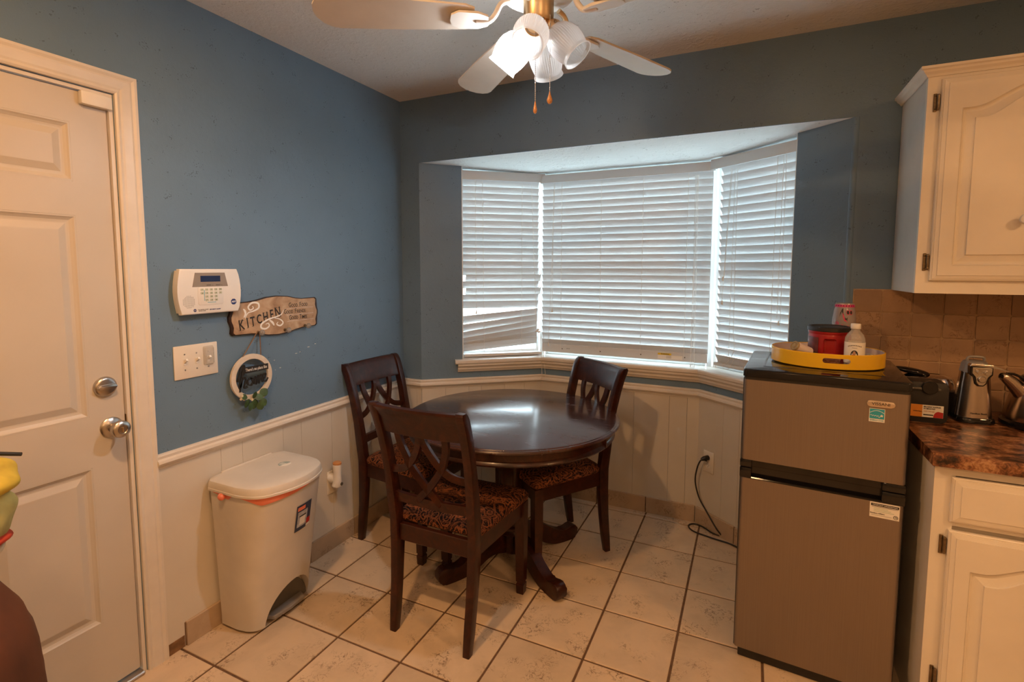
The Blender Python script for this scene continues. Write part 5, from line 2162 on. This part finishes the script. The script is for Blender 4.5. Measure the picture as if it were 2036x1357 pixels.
def arch_panel(x0, z0, x1, z1, rise, y):
    """raised centre panel with a cathedral top: rings from the routed groove to the field"""
    n = 24

    def outline(i):
        pts = [(x0 + i, z0 + i), (x1 - i, z0 + i)]
        top = []
        for k in range(n + 1):
            t = k / n
            s = abs(2 * t - 1)
            if s > 0.86:
                hgt = 0.0
            else:
                hgt = rise * 0.5 * (1 + math.cos(PI * s / 0.86))
            top.append((x1 - i - (x1 - x0 - 2 * i) * t, z1 - i + hgt))
        return pts + top
    bm = BM()
    lv = [(0.0, y - 0.0002), (0.004, y + 0.006), (0.008, y + 0.0085), (0.013, y + 0.0085), (0.034, y + 0.0028), (0.0346, y - 0.0008), (0.036, y - 0.0012)]
    prev = None
    for i, yy in lv:
        cur = [bm.verts.new((x, yy, z)) for x, z in outline(i)]
        if prev:
            m = len(cur)
            for k in range(m):
                j = (k + 1) % m
                bm.faces.new((prev[k], prev[j], cur[j], cur[k]))
        prev = cur
    bm.faces.new(prev)
    return bm


def frame_front(x0, z0, x1, z1, px0, pz0, px1, pz1, rise, th=0.019):
    """door slab with the panel area cut out so the arched panel sits in a recess"""
    o = raised_slab(x0, z0, x1, z1, th)
    return o


def hinge(parent, x, z):
    bm = BM()
    box(bm, (x - 0.012, -0.004, z - 0.030), (x - 0.002, 0.0, z + 0.030), 0.002, 2)
    h = obj('hinge', bm, M_BRONZE, parent)
    bm = BM()
    tube(bm, [(x, -0.008, z - 0.022), (x, -0.008, z + 0.022)], 0.0045, 10)
    for zz in (-0.022, 0.022):
        bmesh.ops.create_uvsphere(bm, u_segments=8, v_segments=6, radius=0.0052, matrix=Matrix.Translation((x, -0.008, z + zz)))
    obj('hinge_barrel', bm, M_BRONZE, h, True)
    for zz in (-0.022, 0.022):
        bm = BM()
        bmesh.ops.create_uvsphere(bm, u_segments=8, v_segments=6, radius=0.003, matrix=Matrix.Translation((x - 0.0075, -0.0042, z + zz)))
        obj('hinge_screw', bm, M_BRONZE, h, True)


def cab_door(parent, x0, z0, x1, z1, px0, pz0, px1, pz1, rise):
    d = obj('door', raised_slab(x0, z0, x1, z1), M_CAB, parent)
    cut = BM()
    n = 24
    pts = [(px0, pz0), (px1, pz0)]
    for k in range(n + 1):
        t = k / n
        s = abs(2 * t - 1)
        hgt = 0.0 if s > 0.86 else rise * 0.5 * (1 + math.cos(PI * s / 0.86))
        pts.append((px1 - (px1 - px0) * t, pz1 + hgt))
    prism(cut, pts, 0.0085, 0.03, frame((0, 0, 0), (1, 0, 0), (0, 0, 1)))
    boolean_cut(d, cut)
    obj('arched_panel', arch_panel(px0 + 0.0004, pz0 + 0.0004, px1 - 0.0004, pz1 - 0.0004, rise, -0.0188), M_CAB, d)
    return d


dr = obj('drawer', raised_slab(0.040, 0.704, 0.470, 0.842, edge=0.022), M_CAB, bc)
dr2 = obj('drawer', raised_slab(0.49, 0.704, 0.96, 0.842, edge=0.022), M_CAB, bc)
dA = cab_door(bc, 0.040, 0.115, 0.470, 0.678, 0.094, 0.175, 0.416, 0.565, 0.045)
dB = cab_door(bc, 0.490, 0.115, 0.960, 0.678, 0.544, 0.175, 0.906, 0.565, 0.045)
hinge(bc, 0.033, 0.628)
hinge(bc, 0.033, 0.205)

uc = thing('upper_cabinet', 'cream upper wall cabinet with an arched panel door', 'cabinet', (2.258, 0.770, 1.378))
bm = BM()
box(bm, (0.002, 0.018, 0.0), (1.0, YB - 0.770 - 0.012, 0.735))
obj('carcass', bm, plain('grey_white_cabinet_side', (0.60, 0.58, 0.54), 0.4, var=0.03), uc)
bm = BM()
for (x0, z0, x1, z1) in ((0.0, 0.0, 0.05, 0.735), (0.05, 0.705, 1.0, 0.735), (0.05, 0.0, 1.0, 0.052), (0.49, 0.052, 0.53, 0.705), (0.95, 0.052, 1.0, 0.705)):
    box(bm, (x0, 0.0, z0), (x1, 0.018, z1))
obj('face_frame', bm, M_CAB, uc)
bm = BM()
crown = [(0.0, 0.728), (0.004, 0.728), (0.008, 0.735), (0.016, 0.742), (0.019, 0.748), (0.025, 0.752), (0.025, 0.760), (0.0, 0.760)]
sweep(bm, [(1.0, 0.0), (0.0, 0.0), (0.0, YB - 0.770 - 0.012)][::-1], crown)
obj('crown_moulding', bm, M_CAB, uc)
dC = cab_door(uc, 0.036, 0.044, 0.500, 0.716, 0.092, 0.096, 0.444, 0.612, 0.060)
hinge(uc, 0.029, 0.642)
hinge(uc, 0.029, 0.108)
bm = BM()
mk = frame((0.262, -0.0200, 0.242), (1, 0, 0), (0, 0, 1))
lathe(bm, [(0, 0), (0.009, 0), (0.007, 0.006), (0.006, 0.012), (0.013, 0.018), (0.0165, 0.024), (0.015, 0.030), (0.009, 0.033), (0, 0.034)], 24, mk)
kb = obj('knob', bm, M_PORCELAIN, dC, True)
for k in range(5):
    bm = BM()
    a = k * 2 * PI / 5
    cyl(bm, 0.0026, 0.0325, 0.0342, 8, mk @ Matrix.Translation((0.0042 * math.cos(a), 0.0042 * math.sin(a), 0)))
    obj('painted_petal', bm, M_REDINK if k % 2 else M_ORANGEINK, kb)

# backsplash tiles belong to the back wall
bm = BM()
box(bm, (2.132, YB - 0.006, 0.9), (3.3, YB - 0.0005, 1.379))
sp = obj('splash_bed', bm, M_SPLASHGROUT, wall_back)
bm = BM()
prism(bm, rrect(0.0018, 0.0018, 0.0982, 0.0982, 0.006, 2), 0.0, 0.006, Matrix.Identity(4), bev=0.002, seg=2)
st0 = None
for r in range(5):
    zt_ = 1.378 - 0.094 * r if r == 0 else 1.284 - (r - 1) * 0.0965
    hgt = 0.094 if r == 0 else 0.0965
    for c in range(11):
        x = 2.133 + c * 0.1005
        mt_ = frame((x, YB - 0.006, zt_ - hgt), (1, 0, 0), (0, 0, 1))
        if st0 is None:
            st0 = obj('tile', bm, M_SPLASH, wall_back)
            o = st0
        else:
            o = bpy.data.objects.new('tile', st0.data)
            link(o, wall_back)
        o.matrix_local = mt_ @ Matrix.Diagonal((1.0, hgt / 0.1, random.uniform(0.45, 0.75), 1))

# waffle maker, standing on edge by the fridge
CT = 0.9148
wm = thing('waffle_maker', 'black waffle maker with an orange and white label beside the fridge', 'waffle maker', (2.268, 0.806, CT), math.radians(0))
bm = BM()
prism(bm, rrect(0.0, 0.0, 0.116, 0.146, 0.016, 5), -0.085, 0.0, frame((0, 0, 0), (1, 0, 0), (0, 0, 1)), bev=0.004)
obj('housing', bm, M_BLACKM, wm, True)
bm = BM()
box(bm, (0.0, -0.010, 0.118), (0.092, 0.0, 0.127), 0.003, 2)
obj('handle_bar', bm, M_DARKGREY, wm, True)
bm = BM()
cyl(bm, 0.024, -0.004, 0.012, 24, frame((0.060, 0.0, 0.128), (1, 0, 0), (0, 0, 1)), 0.002)
obj('dial', bm, M_BLACK, wm, True)
bm = BM()
box(bm, (0.0, -0.0012, 0.020), (0.104, -0.0004, 0.064))
lbw = obj('label', bm, M_PAPER, wm)
bm = BM()
box(bm, (0.0, -0.0018, 0.020), (0.044, -0.0012, 0.064))
obj('label_orange', bm, M_ORANGEINK, lbw)
front_text(lbw, 'BELGIAN WAFFLES', 0.0068, M_TEXT, 0.0475, 0.0575, 0.0016, align='LEFT', xs=0.86, bold=0.0001)
front_text(lbw, 'IN MINUTES!', 0.0068, M_TEXT, 0.0475, 0.0505, 0.0016, align='LEFT', xs=0.86, bold=0.0001)
front_text(lbw, 'Hamilton Beach', 0.0055, M_TEXT, 0.030, 0.040, 0.0022, xs=0.7)
front_text(lbw, 'EASY TO USE', 0.0060, M_ORANGEINK, 0.0475, 0.041, 0.0016, align='LEFT', xs=0.9)
bm = BM()
box(bm, (0.0475, -0.0016, 0.0265), (0.076, -0.0012, 0.0305))
obj('label_bar', bm, M_TEXT, lbw)
bm = BM()
prism(bm, [(0.090 + 0.014 * math.cos(PI / 2 + k * PI / 10), 0.0205 + 0.022 * math.sin(PI / 2 + k * PI / 10)) for k in range(6)] + [(0.1035, 0.0205), (0.1035, 0.040)][::1], 0.0012, 0.0018, frame((0, 0, 0), (1, 0, 0), (0, 0, 1)))
obj('label_waffle', bm, M_REDINK, lbw)

# contact grill behind it
cg = thing('countertop_grill', 'low chrome lidded grill with an oval black handle behind the waffle maker', 'grill', (2.385, 1.035, CT), 0)
bm = BM()
prism(bm, rrect(-0.105, -0.055, 0.075, 0.052, 0.03, 5), 0.0, 0.085, bev=0.006)
obj('grill_base', bm, M_BLACKM, cg, True)
bm = BM()


def rr3(i, z):
    return [(x, y, z) for x, y in rrect(-0.110 + i, -0.060 + i, 0.080 - i, 0.058 - i, 0.035 - i * 0.4, 5)]


loft(bm, [rr3(0.0, 0.084), rr3(0.0, 0.090)])
obj('grill_lip', bm, M_NICKEL, cg, True)
bm = BM()
loft(bm, [rr3(0.004, 0.090), rr3(0.004, 0.112), rr3(0.012, 0.130), rr3(0.030, 0.138), rr3(0.050, 0.140)])
obj('grill_lid', bm, M_CHROME, cg, True)
bm = BM()
bmesh.ops.create_uvsphere(bm, u_segments=28, v_segments=14, radius=1.0, matrix=Matrix.Translation((-0.062, -0.020, 0.150)) @ Matrix.Rotation(math.radians(9), 4, 'Y') @ Matrix.Rotation(math.radians(0), 4, 'Z') @ Matrix.Diagonal((0.060, 0.026, 0.012, 1)))
obj('grill_handle', bm, M_BLACK, cg, True)

# can opener
co = thing('can_opener', 'tall tapered steel can opener with a black base on the counter', 'can opener', (2.482, 0.915, CT), math.radians(4))


def co_sec(z, w_, d_, r):
    return [(x, y, z) for x, y in rrect(-w_ / 2, -d_ / 2, w_ / 2, d_ / 2, r, 6)]


bm = BM()
loft(bm, [co_sec(0.0, 0.112, 0.112, 0.03), co_sec(0.004, 0.114, 0.114, 0.03), co_sec(0.016, 0.110, 0.110, 0.03), co_sec(0.020, 0.104, 0.104, 0.03)])
obj('base', bm, M_BLACK, co, True)
bm = BM()
loft(bm, [co_sec(0.019, 0.102, 0.102, 0.034), co_sec(0.10, 0.088, 0.090, 0.032), co_sec(0.18, 0.074, 0.080, 0.030)])
obj('steel_shell', bm, M_STEEL2, co, True)
bm = BM()
for s in (-1, 1):
    tube(bm, [(s * 0.0515, -0.012, 0.02), (s * 0.0375, -0.010, 0.18)], 0.0035, 8)
obj('side_trim', bm, M_BLACK, co, True)
bm = BM()
loft(bm, [co_sec(0.178, 0.077, 0.083, 0.030), co_sec(0.205, 0.070, 0.078, 0.028), co_sec(0.216, 0.060, 0.068, 0.026), co_sec(0.219, 0.046, 0.055, 0.022)])
obj('head', bm, M_GREY, co, True)
bm = BM()
prism(bm, [(-0.031, 0.205), (-0.031, 0.176), (-0.019, 0.165), (-0.015, 0.142), (-0.007, 0.134), (0.009, 0.134), (0.017, 0.142), (0.021, 0.165), (0.034, 0.176), (0.034, 0.205)], 0.030, 0.050, frame((0, 0.0, 0), (1, 0, 0), (0, 0, 1)), bev=0.003)
fp_ = obj('cutter_surround', bm, M_BLACK, co)
bm = BM()
prism(bm, [(-0.026, 0.202), (-0.026, 0.180), (-0.015, 0.169), (-0.011, 0.146), (-0.005, 0.139), (0.007, 0.139), (0.013, 0.146), (0.017, 0.169), (0.029, 0.180), (0.029, 0.202)], 0.050, 0.0535, frame((0, 0.0, 0), (1, 0, 0), (0, 0, 1)), bev=0.001)
fp2 = obj('cutter_plate', bm, M_CHROME, co)
bm = BM()
cyl(bm, 0.0115, 0.0535, 0.060, 24, frame((0.001, 0, 0.160), (1, 0, 0), (0, 0, 1)), 0.002)
obj('magnet', bm, M_NICKEL, co, True)
bm = BM()
for x, z, r in ((-0.010, 0.186, 0.007), (0.014, 0.184, 0.009)):
    cyl(bm, r, 0.0535, 0.063, 16, frame((x, 0, z), (1, 0, 0), (0, 0, 1)), 0.001)
obj('cutting_wheel', bm, M_CHROME, co, True)
bm = BM()
prism(bm, [(-0.034, 0.206), (0.024, 0.206), (0.074, 0.191), (0.078, 0.194), (0.030, 0.213), (-0.030, 0.215)], 0.034, 0.056, frame((0, 0, 0), (1, 0, 0), (0, 0, 1)), bev=0.002)
obj('lever', bm, M_CHROME, co)
bm = BM()
tube(bm, spline([(-0.022, 0.0, 0.216), (-0.022, 0.0, 0.226), (-0.014, 0.0, 0.232), (0.006, 0.0, 0.233), (0.022, 0.0, 0.231), (0.026, 0.0, 0.224), (0.026, 0.0, 0.214)], 5), 0.0045, 8)
obj('top_handle', bm, M_GREY, co, True)
bm = BM()
box(bm, (-0.026, -0.043, 0.192), (-0.018, -0.040, 0.200))
obj('yellow_tag', bm, M_SIGNYEL, co)
tx = text('Hamilton Beach', 0.0085, M_TEXT, co, 0, 0, 0, xs=0.9)
tx.data.transform(frame((0.002, -0.0508, 0.036), (1, 0, 0), (0, 0.1, 1)))

# kettle at the right edge
kt = thing('electric_kettle', 'wide brushed steel kettle with black base and spout beside the can opener', 'kettle', (2.672, 0.900, CT))
bm = BM()
lathe(bm, [(0, 0.0), (0.108, 0.0), (0.114, 0.006), (0.113, 0.018), (0.106, 0.024), (0, 0.024)], 48)
obj('base', bm, M_BLACK, kt, True)
bm = BM()
lathe(bm, [(0.104, 0.024), (0.106, 0.032), (0.103, 0.055), (0.093, 0.10), (0.080, 0.142), (0.066, 0.160), (0.0, 0.168)], 48)
obj('steel_body', bm, M_STEEL2, kt, True)
bm = BM()
lathe(bm, [(0.068, 0.160), (0.070, 0.168), (0.062, 0.178), (0.024, 0.186), (0.018, 0.196), (0.022, 0.204), (0, 0.208)], 40)
obj('lid', bm, M_BLACK, kt, True)
bm = BM()
sp_ = spline([(-0.070, -0.020, 0.120), (-0.096, -0.028, 0.150), (-0.120, -0.034, 0.172), (-0.134, -0.038, 0.176)], 5)
tube(bm, sp_, [0.026 - 0.014 * i / (len(sp_) - 1) for i in range(len(sp_))], 14)
obj('spout', bm, M_STEEL2, kt, True)
bm = BM()
tube(bm, spline([(-0.060, -0.018, 0.166), (-0.100, -0.030, 0.186), (-0.136, -0.040, 0.182)], 5), 0.0042, 8)
obj('spout_rim', bm, M_BLACK, kt, True)

# ---------------------------------------------------------------- bag with yellow cloth at the left edge
bg = thing('bulging_sack', 'bulging brown sack at the edge of the picture before the white door', 'sack', (0.20, -1.135, 0))
bm = BM()
rnd = random.Random(11)
prof = [(0, 0.0), (0.20, 0.0), (0.235, 0.03), (0.250, 0.20), (0.266, 0.40), (0.268, 0.52), (0.258, 0.62), (0.232, 0.70), (0.200, 0.755), (0.150, 0.785), (0.0, 0.795)]
lathe(bm, prof, 48)
for v in bm.verts:
    a = math.atan2(v.co.y, v.co.x)
    k = 1 + 0.018 * math.sin(a * 5 + v.co.z * 9) + 0.012 * math.sin(a * 11 - v.co.z * 17)
    v.co.x *= k
    v.co.y *= k
obj('sack_body', bm, M_BROWNCLOTH, bg, True)
yc = thing('yellow_bundle', 'crumpled yellow cloth bundle with a red patch on the brown sack', 'cloth', (0.20, -1.02, 0.80))


def lump(name, mat, c, r, seed, parent):
    rn = random.Random(seed)
    ph = [rn.uniform(0, 6) for _ in range(4)]
    bm = BM()
    bmesh.ops.create_icosphere(bm, subdivisions=4, radius=1.0)
    for v in bm.verts:
        d = v.co.normalized()
        k = 1 + 0.07 * math.sin(d.x * 4 + ph[0]) * math.sin(d.z * 4 + ph[1]) + 0.03 * math.sin(d.y * 6 + ph[2] + d.z * 5)
        v.co = Vector((d.x * r[0] * k + c[0], d.y * r[1] * k + c[1], d.z * r[2] * k + c[2]))
    return obj(name, bm, mat, parent, True)


lump('yellow_cloth', M_YELCLOTH, (0.0, 0.030, 0.190), (0.105, 0.115, 0.052), 1, yc)
lump('pale_cloth', M_PALEYEL, (0.0, 0.025, 0.110), (0.10, 0.108, 0.075), 2, yc)
lump('red_patch', M_REDCLOTH, (0.0, 0.020, 0.055), (0.090, 0.098, 0.030), 3, yc)
lump('tan_cloth', M_BLOSSOM, (0.0, 0.010, 0.032), (0.085, 0.092, 0.030), 4, yc)
bm = BM()
tube(bm, [(0.0, 0.02, 0.262), (0.002, 0.10, 0.242), (0.003, 0.150, 0.224)], 0.0045, 8)
obj('drawstring', bm, M_BLACKM, yc, True)

# ---------------------------------------------------------------- ceiling fan
FX, FY, FZ = 1.140, 0.030, 2.200
fan = thing('ceiling_fan', 'white ceiling fan with four frosted glass shades and brass fittings', 'ceiling fan', (FX, FY, ZC))
zc = -ZC
bm = BM()
lathe(bm, [(0, 0.0), (0.085, 0.0), (0.085, -0.015), (0.125, -0.045), (0.130, -0.09), (0.130, -0.16), (0.105, -0.190), (0.06, -0.198), (0, -0.198)], 48)
obj('motor_housing', bm, M_WHITEP, fan, True)
bm = BM()
lathe(bm, [(0, -0.195), (0.045, -0.195), (0.045, -0.258), (0.040, -0.266), (0, -0.268)], 40)
hs = obj('switch_housing', bm, M_GOLD, fan, True)
bm = BM()
lathe(bm, [(0, -0.262), (0.030, -0.262), (0.030, -0.285), (0.016, -0.305), (0.008, -0.312), (0, -0.313)], 28)
obj('light_hub', bm, M_GOLD, fan, True)
BZ = FZ - ZC
blade0 = None
for k in range(5):
    ang = math.radians(66 + 72 * k)
    rot = Matrix.Rotation(ang, 4, 'Z')
    bm = BM()
    # blade outline, rounded tip
    pts = []
    for t in range(0, 9):
        a = -PI / 2 + PI * t / 8
        pts.append((0.590 + 0.070 * math.cos(a) * 0.9, 0.070 * math.sin(a)))
    pts += [(0.40, 0.064), (0.215, 0.052), (0.190, 0.040), (0.190, -0.040), (0.215, -0.052), (0.40, -0.064)]
    pitch = Matrix.Rotation(math.radians(11), 4, 'X')
    prism(bm, pts, -0.003, 0.003, rot @ Matrix.Translation((0, 0, BZ)) @ pitch)
    obj('blade', bm, M_BLADE, fan)
    bm = BM()
    prism(bm, [(0.150, -0.020), (0.180, -0.034), (0.235, -0.036), (0.258, -0.022), (0.262, 0.0), (0.258, 0.022), (0.235, 0.036), (0.180, 0.034), (0.150, 0.020)], -0.013, -0.004, rot @ Matrix.Translation((0, 0, BZ)) @ pitch, bev=0.003)
    br = obj('blade_bracket', bm, M_WHITEP, fan, True)
    bm = BM()
    arm = spline([(0.085, 0, BZ + 0.052), (0.112, 0, BZ + 0.040), (0.130, 0, BZ + 0.008), (0.150, 0, BZ - 0.010), (0.185, 0, BZ - 0.010)], 5)
    tube(bm, [rot @ p for p in arm], 0.0085, 10)
    obj('bracket_arm', bm, M_GOLD if k in (1, 0) else M_WHITEP, br, True)
# four shades
OZ = 2.080 - ZC
sh_prof = [(0.024, 0.0), (0.028, 0.006), (0.040, 0.020), (0.0495, 0.040), (0.0520, 0.058), (0.0495, 0.078), (0.0450, 0.096), (0.0430, 0.104), (0.0455, 0.110), (0.0470, 0.115)]
inner = [(r - 0.003, z) for r, z in reversed(sh_prof[1:])]
for k, az in enumerate((-82.5, 3.2, 96.2, -178.0)):
    a = math.radians(az)
    mouth = Vector((0.122 * math.cos(a), 0.122 * math.sin(a), OZ))
    tilt = math.radians(42)
    ax = Vector((math.sin(tilt) * math.cos(a), math.sin(tilt) * math.sin(a), -math.cos(tilt)))
    neck = mouth - ax * 0.115
    m = Matrix.Translation(neck) @ ax.to_track_quat('Z', 'Y').to_matrix().to_4x4()
    bm = BM()
    lathe(bm, sh_prof + [(0.0435, 0.1155)], 144, m, rib=48, rib_amp=0.0007, rib_rng=(0.012, 0.100))
    sh = obj('lamp_shade', bm, M_FROST, fan, True)
    bm = BM()
    lathe(bm, [(0, -0.030), (0.012, -0.030), (0.016, -0.022), (0.026, -0.012), (0.029, -0.002), (0.029, 0.010), (0.027, 0.010), (0.026, 0.0), (0, -0.004)], 28, m)
    obj('shade_holder', bm, M_GOLD, sh, True)
    for sa in range(3):
        bm = BM()
        q = m @ Vector((0.033 * math.cos(sa * 2.1 + 0.5), 0.033 * math.sin(sa * 2.1 + 0.5), 0.004))
        bmesh.ops.create_uvsphere(bm, u_segments=8, v_segments=6, radius=0.0042, matrix=Matrix.Translation(q))
        obj('thumb_screw', bm, M_BRONZE, sh, True)
    bm = BM()
    st = neck - ax * 0.028
    arm = spline([(0.020 * math.cos(a), 0.020 * math.sin(a), -0.285), tuple((st + Vector((0.020 * math.cos(a), 0.020 * math.sin(a), -0.278))) / 2), tuple(st)], 5)
    tube(bm, arm, 0.008, 10)
    obj('shade_arm', bm, M_GOLD, fan, True)
    if k == 3:
        bm = BM()
        c = neck + ax * 0.055
        bmesh.ops.create_uvsphere(bm, u_segments=20, v_segments=14, radius=0.022, matrix=Matrix.Translation(c))
        obj('lit_bulb', bm, M_BULB, sh, True)
# pull chains
for (dx, dy, z1, rr_) in ((0.003, -0.030, 1.955, 0.0062), (0.048, -0.028, 1.978, 0.0085)):
    bm = BM()
    tube(bm, [(dx, dy, -0.262), (dx, dy, z1 - ZC)], 0.0006, 6)
    n = 40
    for i in range(n):
        zz = -0.266 + (z1 - ZC + 0.266) * i / n
        bmesh.ops.create_icosphere(bm, subdivisions=1, radius=0.0017, matrix=Matrix.Translation((dx, dy, zz)))
    ch = obj('pull_chain', bm, plain('grey_bead_chain', (0.45, 0.44, 0.43), 0.45, 0.2), fan, True)
    bm = BM()
    lathe(bm, [(0, 0.0), (0.0015, 0.0), (0.0025, -0.008), (rr_, -0.024), (rr_ * 0.85, -0.031), (rr_ * 0.4, -0.035), (0, -0.035)], 16, Matrix.Translation((dx, dy, z1 - ZC)))
    obj('pull_bead', bm, plain('varnished_wood_bead', (0.50, 0.24, 0.10), 0.25, var=0.3, vs_=200), ch, True)
